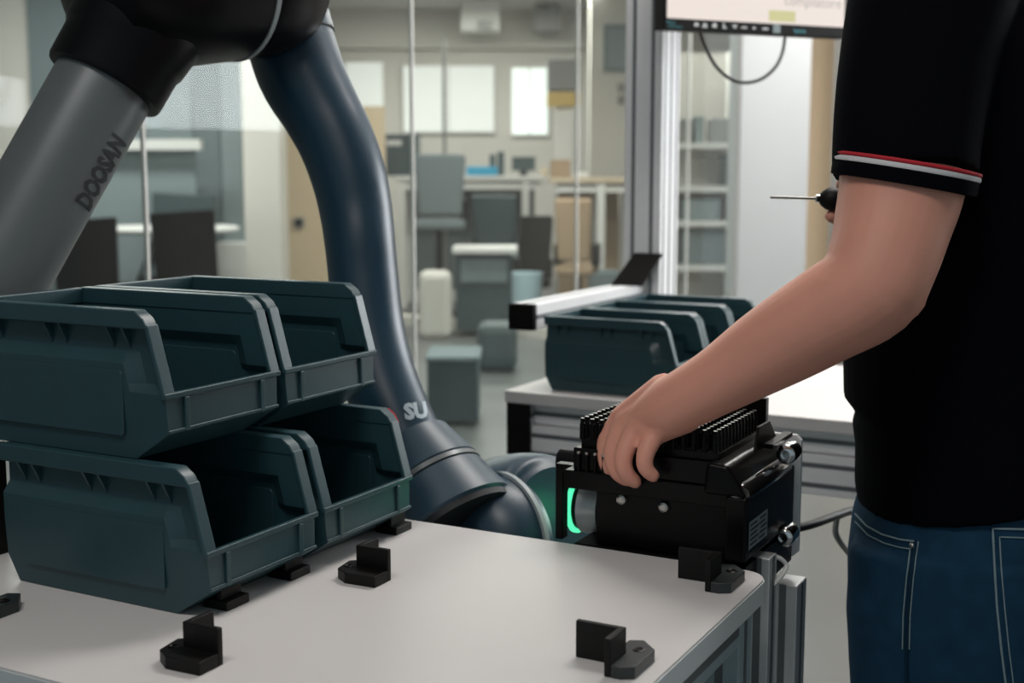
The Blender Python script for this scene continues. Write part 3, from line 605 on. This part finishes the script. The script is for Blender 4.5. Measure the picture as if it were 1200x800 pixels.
# motor cover on the right: a faceted hood
hood = [ft(1.388, .44, .853), ft(1.588, .44, .853), ft(1.588, .44, .930), ft(1.388, .44, .930)]
part('side_cover', MB().hexa([ft(1.388, .437, .853), ft(1.590, .437, .853), ft(1.590, .462, .853), ft(1.388, .462, .853)], [ft(1.388, .437, .929), ft(1.590, .437, .929), ft(1.590, .462, .929), ft(1.388, .462, .929)]), M['black_gloss'], BK, .003)
part('sloping_hood', MB().hexa([ft(1.388, .4375, .929), ft(1.590, .4375, .929), ft(1.590, .490, .929), ft(1.388, .490, .929)], [ft(1.392, .462, .965), ft(1.586, .462, .965), ft(1.586, .488, .967), ft(1.392, .488, .967)]), M['black_gloss'], BK, .006, 4)
part('hood_edge', MB().tube([ft(1.404, .4505, .930), ft(1.574, .4505, .930)], .0142, 24, cap='round'), M['hood_metal'], BK, smooth=True)
part('side_bracket', MB().tbox(1.424, 1.440, .688, .698, .838, .936).tbox(1.424, 1.440, .674, .690, .924, .936), M['black_gloss'], BK, .001)
part('rear_wall', MB().tbox(1.586, 1.598, .476, .56, .93, 1.012), M['black_gloss'], BK, .001)
part('clip_rail', MB().tbox(1.50, 1.585, .440, .452, .966, .972), M['black_gloss'], BK, .001)
part('clip_wing', MB().prism([ft(1.47, .452, .966), ft(1.56, .452, .966), ft(1.545, .458, .992), ft(1.50, .458, .992)], E2 * .004), M['black_gloss'], BK, .001)
lab = part('rating_label', MB().add([ft(1.40, .4365, .866), ft(1.472, .4365, .866), ft(1.472, .4365, .899), ft(1.40, .4365, .899)], [(0, 1, 2, 3)]), M['label_grey'], BK)
lm = MB()
for k in range(5):
    z = .870 + .0058 * k
    for a_, l_ in ((1.404, .026 + .006 * (k % 2)), (1.438 + .003 * (k % 3), .024)):
        lm.add([ft(a_, .4361, z), ft(a_ + l_, .4361, z), ft(a_ + l_, .4361, z + .0022), ft(a_, .4361, z + .0022)], [(0, 1, 2, 3)])
part('label_lines', lm, M['seam'], BK)
for z in (.955, .850):
    part('corner_bolt', MB().lathe(ft(1.535, .4315, z), ft(1.40, .4315, z), [(-.02, .0125), (.006, .0130), (.010, .0115), (.0125, .008), (.0125, .0055), (.009, .005), (.009, .0005)], 24), M['chrome'], BK, smooth=True)
part('back_plate', MB().prism([ft(1.598, b, z) for b, z in ((.432, .812), (.439, .805), (.66, .805), (.66, .966), (.439, .966), (.432, .959))], E1 * .008), M['alu_white'], BK, .001)
st = thing('block_stand', 'aluminium profile stand behind the worktable that carries the black peg block', 'stand', ft(1.5, .5, 0), TANG)
profile('post', 1.445, 1.475, .424, .453, 0, .845, st, axis='z'); profile('post', 1.54, 1.585, .416, .453, 0, .785, st, axis='z'); profile('post', 1.445, 1.490, .60, .645, 0, .8, st, axis='z'); profile('post', 1.54, 1.585, .60, .645, 0, .80, st, axis='z')
profile('cross_rail', 1.445, 1.490, .454, .599, .755, .80, st); part('top_plate', MB().tbox(1.40, 1.597, .440, .66, .8005, .8445), M['black_gloss'], st, .001)
hl = [at(900, 652, 1.545), at(912, 653, 1.55), at(921, 661, 1.555), at(919, 670, 1.55), at(908, 683, 1.545), at(900, 687, 1.54)]
part('loop_handle', MB().tube(hl, .0028, 10, smooth=5, cap='round'), M['white'], st, smooth=True)
cbl = [at(915, 622, 1.72), at(932, 619, 1.74), at(955, 613, 1.78), at(980, 604, 1.85), at(1004, 597, 1.92), at(1060, 590, 2.1), at(1130, 620, 2.3)]
solo('power_cable', MB().tube(cbl, .0062, 12, smooth=5, cap='round'), M['black'], 'thick black cable running from the peg block behind the person', 'cable', smooth=True)
hk = [at(981, 606, 1.87), at(979, 622, 1.87), at(984, 634, 1.88), at(995, 648, 1.88)]
solo('cable_clip', MB().tube(hk, .0045, 10, smooth=4, cap='round'), M['mid_grey'], 'small dark hanging clip on the thick black cable beside the jeans', 'clip', smooth=True)
# ------------------------------------------------------------------ robot arm
RO = thing('robot_arm', 'large jointed robot arm, grey lower link and dark blue curved link', 'robot arm', (-1.12, 1.75, 0))
g0, g1 = at(-150, 582, 1.57), at(142, 64, 1.70)
gl = MB().tube([g0, g0.lerp(g1, .3), g0.lerp(g1, .6), g1], [.069, .066, .0645, .066], 40, smooth=6); part('lower_link', gl, M['robot_grey'], RO, smooth=True)
part('base_joint', MB().lathe(g0 - V((.0, .16, .02)), g0 + V((0, .14, -.02)), [(0, .06), (.02, .095), (.28, .095), (.3, .07)], 36), M['robot_grey'], RO, smooth=True)
part('shoulder', MB().lathe((g0.x, g0.y + .02, .34), (g0.x, g0.y + .02, 1), [(0, .105), (.28, .095), (.34, .085), (.40, .06)], 36), M['robot_grey'], RO, smooth=True)
part('pedestal', MB().lathe((g0.x, g0.y + .02, 0), (g0.x, g0.y + .02, 1), [(0, .2), (.025, .2), (.03, .13), (.33, .12), (.345, .10)], 40), M['robot_dark'], RO, smooth=True)
ax = (g1 - g0).normalized()
s0 = g1 - ax * .047
# elbow sleeve on the grey link, flaring into the horizontal joint drum
part('elbow_sleeve', MB().lathe(s0, s0 + ax, [(-.002, .066), (-.001, .0765), (.004, .0785), (.05, .0795), (.056, .083), (.11, .090), (.26, .092)], 48), M['robot_dark'], RO, smooth=True)
for (u, v) in ((78, 69), (88, 80)):
    tr = bvh(MB().lathe(s0, s0 + ax, [(-.001, .0765), (.004, .0785), (.05, .0795), (.056, .083), (.11, .090), (.26, .092)], 48)); h = tr.ray_cast(CC, ray(u, v))
    if h[0]: part('cap_screw', MB().lathe(h[0], h[0] + h[1], [(-.002, .0035), (.001, .0035), (.0015, .0025)], 12), M['steel'], RO)
dA = at(120, -30, 1.665); dB = at(262, -32, 1.80); dx = (dB - dA).normalized(); DL = (dB - dA).length
part('elbow_drum', MB().lathe(dA, dB, [(-.03, .05), (-.01, .10), (.03, .122), (DL * .6, .125), (DL, .122)], 56), M['robot_dark'], RO, smooth=True)
part('drum_ring', MB().lathe(dB, dB + dx, [(0, .119), (.001, .1235), (.008, .1235), (.009, .119)], 56), M['robot_ring'], RO, smooth=True)
e0 = dB + dx * .009
part('elbow_coupling', MB().lathe(e0, e0 + dx, [(0, .119), (.01, .121), (.06, .119), (.10, .105), (.13, .06)], 56), M['robot_dark'], RO, smooth=True)
# blue link: upper head, curved body
bc = [(333, 22, 1.925, .066), (352, 84, 1.92, .0655), (375, 128, 1.915, .0600), (393, 163, 1.91, .0575), (408, 204, 1.905, .0560), (417, 245, 1.90, .0540), (422, 285, 1.89, .0520), (426, 325, 1.885, .0515), (432, 385, 1.875, .0525), (444, 440, 1.86, .0535), (462, 492, 1.845, .056), (478, 528, 1.835, .058)]
blp = [at(u, v, d) for u, v, d, r in bc]; blr = [r for *_, r in bc]
bl_ = MB().tube(blp, blr, 48, smooth=5); part('upper_link', bl_, M['robot_blue'], RO, smooth=True); blt = bvh(bl_)
hd = (blp[1] - blp[0]).normalized()
part('link_head', MB().lathe(blp[0] - hd * .13, blp[0], [(0, .058), (.02, .067), (.12, .0685), (.165, .0675)], 48), M['robot_blue'], RO, smooth=True)
part('head_seam', MB().lathe(blp[0] + hd * .035, blp[0] + hd, [(0, .064), (.0005, .0676), (.0025, .0676), (.003, .064)], 48), M['seam'], RO, smooth=True)
hb = at(365, 6, 1.80); part('head_screw', MB().lathe(hb, hb + V((.1, -1, .1)), [(-.01, .006), (.003, .006), (.005, .003)], 14), M['chrome'], RO)
# wrist
fx = -E2
w0, w1 = at(485, 530, 1.81), at(541, 626, 1.755); wx = (w1 - w0).normalized()
part('wrist_collar', MB().lathe(w0 - wx * .02, w0, [(.004, .05), (.008, .0605), (.03, .066), (.066, .0765), (.068, .0745)], 48), M['robot_wrist'], RO, smooth=True)
part('collar_band', MB().lathe(w0 + wx * .048, w0 + wx, [(0, .073), (.001, .0765), (.008, .0775), (.009, .073)], 48), M['robot_grey'], RO, smooth=True)
part('wrist_housing', MB().lathe(w0 + wx * .057, w0 + wx, [(0, .073), (.002, .0770), (.030, .0830), (.060, .0905), (.064, .086)], 48), M['robot_wrist'], RO, smooth=True)
part('housing_slot', MB().lathe(w0 + wx * .120, w0 + wx, [(0, .080), (.001, .0865), (.010, .0865), (.011, .080)], 48), M['seam'], RO, smooth=True)
part('lower_drum', MB().lathe(at(448, 668, 1.80), at(600, 650, 1.80), [(-.02, .04), (0, .060), (.05, .072), (.15, .072), (.17, .06)], 48), M['robot_blue'], RO, smooth=True)
rc = at(590, 632, 1.80); rn = V((-.78, -.625, 0)).normalized()
part('wrist_drum', MB().lathe(rc, rc + rn, [(-.02, .086), (.0, .092), (.02, .0915), (.05, .085), (.07, .062), (.075, .03)], 56), M['robot_wrist'], RO, smooth=True)
part('drum_ring', MB().lathe(rc - rn * .006, rc + rn, [(0, .085), (.001, .0970), (.008, .0970), (.009, .085)], 56), M['robot_ring'], RO, smooth=True)
part('flange_joint', MB().tube([at(566, 618, 1.86), at(580, 616, 1.86), at(605, 614, 1.85), at(630, 612, 1.835), at(648, 611, 1.815), at(657, 610, 1.80)], [.080, .097, .1015, .100, .092, .076], 48, smooth=5), M['robot_wrist'], RO, smooth=True)
lrc = ft(1.478, .687, .872)
part('tool_shaft', MB().lathe(lrc - fx * .075, lrc - fx * .075 + fx, [(.060, .028), (.063, .032), (.075, .032), (.115, .030)], 36), M['robot_dark'], RO, smooth=True)
part('tool_flange', MB().lathe(lrc + fx * .006, lrc + fx, [(0, .030), (.002, .036), (.030, .036)], 36), M['alu'], RO, smooth=True)
ring = []
part('light_ring', MB().lathe(lrc - fx * .006, lrc, [(0, .028), (.0005, .0365), (.001, .0375), (.0055, .0375), (.006, .0365), (.0065, .028)], 44), M['green_light'], RO, smooth=True)
gld = bpy.data.lights.new('ring_glow', 'POINT'); gld.energy = .06; gld.color = (.08, 1, .4); gld.shadow_soft_size = .03
glo = bpy.data.objects.new('ring_glow', gld); COL.objects.link(glo); glo.parent = RO; glo.location = MW[RO.name].inverted() @ (at(674, 592, 1.765))
part('tool_coupling', MB().tube([lrc + V((0, 0, .055)) + fx * .02, lrc + V((0, 0, .055)) - fx * .03], [.016, .016], 16), M['robot_dark'], RO, smooth=True)
# lettering on the links
adir = ax; gt = bvh(gl); side = adir.cross(V((0, -1, 0))).normalized()
org = gt.ray_cast(CC, ray(103, 248))
nrm = (CC - at(110, 220, 1.7)).normalized(); dyv = nrm.cross(adir).normalized()
print_on('link_lettering', 'DOOSAN', .0285, org[0] - dyv * .0, adir, dyv, M['print_dark'], RO, gt, .0007, sx=.84, bold=.05)
org2 = blt.ray_cast(CC, ray(475, 491)); t2 = (blp[10] - blp[9]).normalized(); dx2 = V((1, .25, .06)).normalized(); n2 = (CC - org2[0]).normalized(); dy2 = n2.cross(dx2).normalized()
print_on('link_lettering', 'SU', .030, org2[0], dx2, dy2, M['print_pale'], RO, blt, .0007, bold=.055)
# ------------------------------------------------------------------ person
FD = V((-.955, .297, 0)).normalized(); SD = V((-FD.y, FD.x, 0))          # facing, and the person's left (towards us)
if SD.y > 0: SD = -SD
PC = V((.600, 1.655, 0))
pe = thing('person', 'person in black polo shirt and blue jeans, left hand on the black peg block', 'person', PC, 0)
def pp(f, s, z): return PC + FD * f + SD * s + V((0, 0, z))
def remesh(o, vox, it=4):
    m = o.modifiers.new('fuse', 'REMESH'); m.mode = 'VOXEL'; m.voxel_size = vox; m.use_smooth_shade = True
    if it: s = o.modifiers.new('soften', 'SMOOTH'); s.factor = .5; s.iterations = it
bd = MB()
# left arm, shoulder to wrist
arm = [(1100, -15, 1.50, .080), (1068, 130, 1.455, .074), (1057, 215, 1.44, .0695), (1046, 262, 1.43, .0645), (1034, 305, 1.415, .0600), (1016, 340, 1.412, .0580), (970, 368, 1.43, .0545), (930, 392, 1.448, .0515), (893, 414, 1.465, .0475), (845, 444, 1.485, .0400), (806, 466, 1.505, (.036, .0365)), (785, 477, 1.520, (.034, .036)), (766, 485, 1.534, (.029, .026)), (748, 494, 1.547, (.021, .016))]
bd.tube([at(u, v, d) for u, v, d, r in arm], [r for *_, r in arm], 28, smooth=4, cap='round')
bd.ball(at(1050, 343, 1.405), .034, 16)                              # elbow point
bd.ball(at(1000, 345, 1.41), (.055, .045, .045), 16)
# hand
hand = dict(index=[(728, 489, 1.565), (711, 516, 1.572), (711, 543, 1.568), (723, 557, 1.562)], middle=[(733, 495, 1.552), (718, 527, 1.550), (722, 551, 1.546), (735, 562, 1.545)],
            ring=[(745, 503, 1.536), (731, 534, 1.528), (734, 554, 1.528), (744, 564, 1.532)], pinky=[(768, 507, 1.522), (757, 530, 1.512), (756, 547, 1.510), (765, 557, 1.512)])
wr = at(792, 473, 1.512)
for nm, ch in hand.items():
    k = .96 if nm == 'pinky' else 1; P = [at(*c) for c in ch]
    bd.tube([P[0].lerp(P[1], -.12)] + P[:1] + P[1:], [.0135 * k, .0132 * k, .0116 * k, .0102 * k, .0088 * k], 16, smooth=4, cap='round')
    off = {'index': (778, 456, 1.535), 'middle': (784, 464, 1.522), 'ring': (790, 474, 1.510), 'pinky': (797, 484, 1.503)}[nm]
    bd.tube([at(*off), P[0]], [.020, .0145 * k], 16, cap='round')
for c1, c2, c3, c4 in (((782, 460, 1.529), (732, 492, 1.5585), .0185, .0132), ((787, 469, 1.516), (740, 499, 1.544), .0185, .0132), ((794, 479, 1.507), (757, 505, 1.529), .0185, .0128)): bd.tube([at(*c1), at(*c2)], [c3, c4], 16, cap='round')
bd.tube([at(790, 470, 1.530), at(760, 486, 1.548), at(744, 494, 1.552)], [.026, .021, .0150], 18, smooth=3, cap='round')
bd.tube([at(800, 484, 1.520), at(780, 499, 1.522), at(770, 508, 1.525)], [.026, .0185, .0140], 18, smooth=3, cap='round')
th = [at(785, 480, 1.548), at(764, 508, 1.575), at(750, 534, 1.572), at(742, 556, 1.556)]
bd.tube(th, [.019, .0145, .0120, .0090], 16, smooth=4, cap='round')
# head, neck, trunk, right arm, legs
bd.loft([[pp(.02 * (z > 1.2) + math.cos(k * math.pi / 14) * fr, math.sin(k * math.pi / 14) * sr, z) for k in range(28)] for z, fr, sr in ((.88, .125, .165), (1.0, .115, .155), (1.15, .115, .16), (1.32, .115, .18), (1.46, .085, .165), (1.56, .05, .09))])
bd.tube([pp(.0, 0, 1.52), pp(.025, 0, 1.68)], [.062, .055], 20, cap='round')
hc = pp(.05, 0, 1.765)
RH = Matrix((FD, SD, V((0, 0, 1)))).transposed()
bd.ball(hc, (.096, .076, .115), 24, RH); bd.ball(hc + FD * .028 - V((0, 0, .065)), (.062, .054, .055), 18, RH)
bd.tube([hc + FD * .092 + V((0, 0, .01)), hc + FD * .113 - V((0, 0, .028)), hc + FD * .095 - V((0, 0, .036))], [.008, .013, .010], 12, cap='round')
bd.tube([hc + FD * .082 + SD * .02 - V((0, 0, .063)), hc + FD * .088 - V((0, 0, .063)), hc + FD * .082 - SD * .02 - V((0, 0, .063))], [.005, .0065, .005], 10, cap='round')
for s in (-1, 1): bd.ball(hc + SD * (s * .077) - V((0, 0, .01)) - FD * .005, (.018, .009, .031), 14, RH)
rs, re, rw = pp(.0, -.185, 1.48), pp(.01, -.26, 1.12), at(1035, 244, 1.80)
bd.tube([rs, rs.lerp(re, .5), re, re.lerp(rw, .4), rw], [.068, .062, .05, .048, .033], 20, smooth=4, cap='round')
hp = at(1003, 236, 1.76)                                            # right hand around the screwdriver handle
bd.tube([rw, rw.lerp(hp, .6) + V((0, .02, 0))], [.033, .036], 18, cap='round'); bd.ball(hp + V((.02, .03, 0)), (.030, .022, .042), 16)
for k in range(4):
    c = hp + V((.004 - .006 * k, 0, .034 - .0215 * k)) if 0 else hp + V((-.012 + .017 * k, 0, 0))
    bd.tube([c + V((0, .030, .022)), c + V((0, .004, .030)), c + V((0, -.024, .018)), c + V((0, -.026, -.006)), c + V((0, -.006, -.022))], [.0095, .0095, .0088, .0082, .0075], 12, smooth=3, cap='round')
bd.tube([hp + V((.02, .034, -.01)), hp + V((-.005, .024, -.026)), hp + V((-.032, .004, -.020))], [.014, .0115, .0095], 12, smooth=3, cap='round')
for s in (-1, 1): bd.tube([pp(0, s * .085, .92), pp(.01, s * .09, .50), pp(-.01, s * .095, .08)], [.085, .052, .04], 20, smooth=4, cap='round')
body = part('body', bd, M['skin'], pe, smooth=True); body.modifiers.clear(); remesh(body, .0030, 3)
for s in (-1, 1):
    part('eye', MB().ball(hc + FD * .080 + SD * (s * .031) + V((0, 0, .012)), .0115, 14), M['eye'], pe, smooth=True); part('iris', MB().ball(hc + FD * .089 + SD * (s * .032) + V((0, 0, .012)), .0055, 10), M['iris'], pe, smooth=True)
hr = MB().ball(hc - FD * .012 + V((0, 0, .022)), (.100, .083, .108), 24, RH); hr.f = [f for f in hr.f if not all((hr.v[i] - hc).dot(FD) > .045 and (hr.v[i] - hc).z < .075 or (hr.v[i] - hc).z < -.05 for i in f)]
part('hair', hr, M['hair'], pe, smooth=True)
# polo shirt: trunk rings (height, front, back, half width)
def ell(z, f0, b0, sw, n=40, c=0, s0=0): return [pp(c + (f0 if math.cos(t) > 0 else b0) * math.cos(t), s0 + sw * math.sin(t), z) for t in (2 * math.pi * k / n for k in range(n))]
HEM = lambda R: [p + V((0, 0, .020 - .022 * math.cos(2 * math.pi * k / 40))) for k, p in enumerate(R)]
sh = MB().loft([HEM(ell(.862, .136, .142, .186)), HEM(ell(.890, .142, .148, .190)), ell(.94, .143, .147, .192), ell(.972, .148, .142, .19), ell(.985, .143, .141, .188), ell(1.005, .160, .138, .186), ell(1.08, .164, .128, .183), ell(1.2, .155, .128, .188), ell(1.33, .142, .128, .195), ell(1.45, .120, .115, .19), ell(1.54, .085, .085, .13), ell(1.60, .062, .066, .072)])
slv = [(1104, -34, 1.515, .090), (1092, 0, 1.49, .0945), (1072, 90, 1.46, .0865), (1062, 165, 1.445, .0815), (1060, 207, 1.44, .0795)]
shl = [at(u, v, d) for u, v, d, r in slv]; shr = [r for *_, r in slv]
sh.tube(shl, shr, 32, smooth=4); sh.ball(shl[0], .0895, 24)
sh.tube([pp(0, .05, 1.51), shl[0]], [.075, .088], 24, cap='round'); sh.tube([pp(0, -.05, 1.50), rs], [.085, .09], 24, cap='round'); sh.tube([rs, rs.lerp(re, .62)], [.092, .078], 24)
shirt = part('polo_shirt', sh, M['shirt'], pe, smooth=True); shirt.modifiers.clear(); remesh(shirt, .0055, 3)
part('collar', MB().tube(ell(1.605, .066, .070, .074, 28)[:] + [ell(1.605, .066, .070, .074, 28)[0]], .012, 10), M['shirt'], shirt, smooth=True)
sx_ = (shl[-1] - shl[-2]).normalized(); he = shl[-1]; vd_ = (he - CC).normalized(); hx = (RT * -.215 - UP); hx = (hx - vd_ * (hx.dot(vd_) + .03)).normalized()
def band(t0, t1, r, m, nm, par): part(nm, MB().lathe(he + hx * t0, he + hx * (t0 + 1), [(0, r - .004), (.0006, r + .0008), ((t1 - t0) * .5, r + .0016), (t1 - t0 - .0006, r + .0008), (t1 - t0, r - .004)], 64), M[m], par, smooth=True)
band(-.006, .010, .0795, 'shirt', 'sleeve_cuff', shirt); band(-.012, -.0055, .0800, 'white_knit', 'white_stripe', shirt); band(-.0165, -.0115, .0800, 'red', 'red_stripe', shirt)
# jeans
jb = MB().loft([ell(1.0, .118, .128, .168), ell(.93, .126, .134, .174), ell(.885, .134, .14, .178), ell(.85, .143, .150, .184), ell(.79, .148, .155, .186), ell(.74, .146, .14, .184)])
for s in (-1, 1):
    jb.loft([ell(z, f, b, sw, 32, c, s * .092) for z, f, b, sw, c in ((.83, .142, .145, .094, 0), (.74, .142, .135, .094, .002), (.62, .128, .112, .090, .006), (.48, .096, .092, .078, .012), (.40, .086, .084, .072, .012), (.2, .076, .085, .068, 0), (.05, .078, .088, .070, -.006))])
jeans = part('jeans', jb, M['jeans'], pe, smooth=True); jeans.modifiers.clear(); remesh(jeans, .0055, 5)
dg = bpy.context.evaluated_depsgraph_get(); ev = jeans.evaluated_get(dg); jt = BVHTree.FromObject(jeans, dg); JM = MW[pe.name]
def on_jeans(u, v, lift=.0012):
    h = jt.ray_cast(JM.inverted() @ CC, ray(u, v).normalized())
    return (JM @ (h[0] + h[1] * lift)) if h[0] is not None else None
def seam(nm, pts, r, m, lift=.0008, k=6):
    P = []
    for i in range(len(pts) - 1):
        for j in range(k): t = j / k; P.append(on_jeans(pts[i][0] + (pts[i + 1][0] - pts[i][0]) * t, pts[i][1] + (pts[i + 1][1] - pts[i][1]) * t, lift))
    P.append(on_jeans(*pts[-1], lift)); P = [p for p in P if p is not None]
    if len(P) > 2: part(nm, MB().tube(P, [r] * len(P), 8), M[m], jeans, smooth=True)
seam('side_seam', [(1073, 634), (1067, 675), (1063, 720), (1062, 770), (1062, 800), (1063, 830)], (.0016, .006), 'jeans_dark')
for dx_ in (-4, 4): seam('stitching', [(1073 + dx_, 634), (1067 + dx_, 675), (1063 + dx_, 720), (1062 + dx_, 760)], .0009, 'stitch', .0016)
seam('pocket_edge', [(1003, 602), (1016, 616), (1034, 626), (1055, 632), (1072, 634)], .0012, 'stitch', .001)
seam('pocket_edge', [(1003, 611), (1018, 627), (1036, 636), (1054, 641), (1068, 643)], .0009, 'stitch', .001)
seam('back_pocket', [(1260, 628), (1230, 623), (1200, 620), (1163, 619), (1165, 660), (1168, 710), (1173, 760), (1178, 800)], .0014, 'stitch', .001)
seam('back_pocket', [(1260, 637), (1230, 633), (1200, 630), (1171, 629), (1173, 665), (1177, 710), (1182, 760), (1187, 800)], .0009, 'stitch', .001)
p_ = on_jeans(1070, 639)
if p_: part('rivet', MB().ball(p_, .0042, 12), M['steel'], jeans, smooth=True)
for s in (-1, 1):
    c = pp(.05, s * .095, 0)
    so = MB().loft([[c + FD * (x * .145 - .0) + SD * (y * wd) + V((0, 0, z)) for x, y in [(math.cos(t), math.sin(t)) for t in (2 * math.pi * k / 24 for k in range(24))]] for z, wd in ((0, .05), (.02, .052), (.022, .047))]); part('shoe_sole', so, M['white'], pe)
    up_ = MB().loft([[c + FD * (-.145 + (x + 1) * .145 * ln) + SD * (y * wd) + V((0, 0, z)) for x, y in [(math.cos(t), math.sin(t)) for t in (2 * math.pi * k / 24 for k in range(24))]] for z, wd, ln in ((.022, .047, .98), (.05, .045, .92), (.075, .04, .6), (.10, .038, .42))]); part('shoe', up_, M['shoe'], pe, smooth=True)
# screwdriver held in the far hand
sd = thing('screwdriver', 'thin screwdriver with bulbous black handle, pointing left beside the sleeve', 'screwdriver', at(965, 232, 1.76))
q0, q1 = at(958, 232.5, 1.76), at(1020, 235, 1.76); qx = (q1 - q0).normalized()
part('shaft', MB().tube([at(903, 231, 1.76), q0], .0019, 10), M['steel'], sd, smooth=True)
part('ferrule', MB().lathe(q0 - qx * .003, q1, [(0, .003), (.001, .0055), (.006, .0055)], 16), M['chrome'], sd, smooth=True)
part('handle', MB().lathe(q0 + qx * .002, q1, [(0, .005), (.004, .010), (.010, .0145), (.018, .0165), (.03, .0155), (.05, .0125), (.075, .0145), (.085, .010)], 24), M['black'], sd, smooth=True)
# repeats of one kind share a group phrase
PHR = {'meeting_chair': 'chairs around the round meeting table', 'office_chair': 'office chairs at the standing desks', 'storage_box': 'boxes on the shelf unit', 'desk_speaker': 'speakers on the white desk',
       'paper_stack': 'paper stacks on the desks', 'standing_desk': 'standing desks in the office', 'wall_switch': 'wall switches under the picture'}
for o in S.objects:
    if o.parent is None and o.get('label') and not o.get('group') and o.name.split('.')[0] in PHR: o['group'] = PHR[o.name.split('.')[0]]
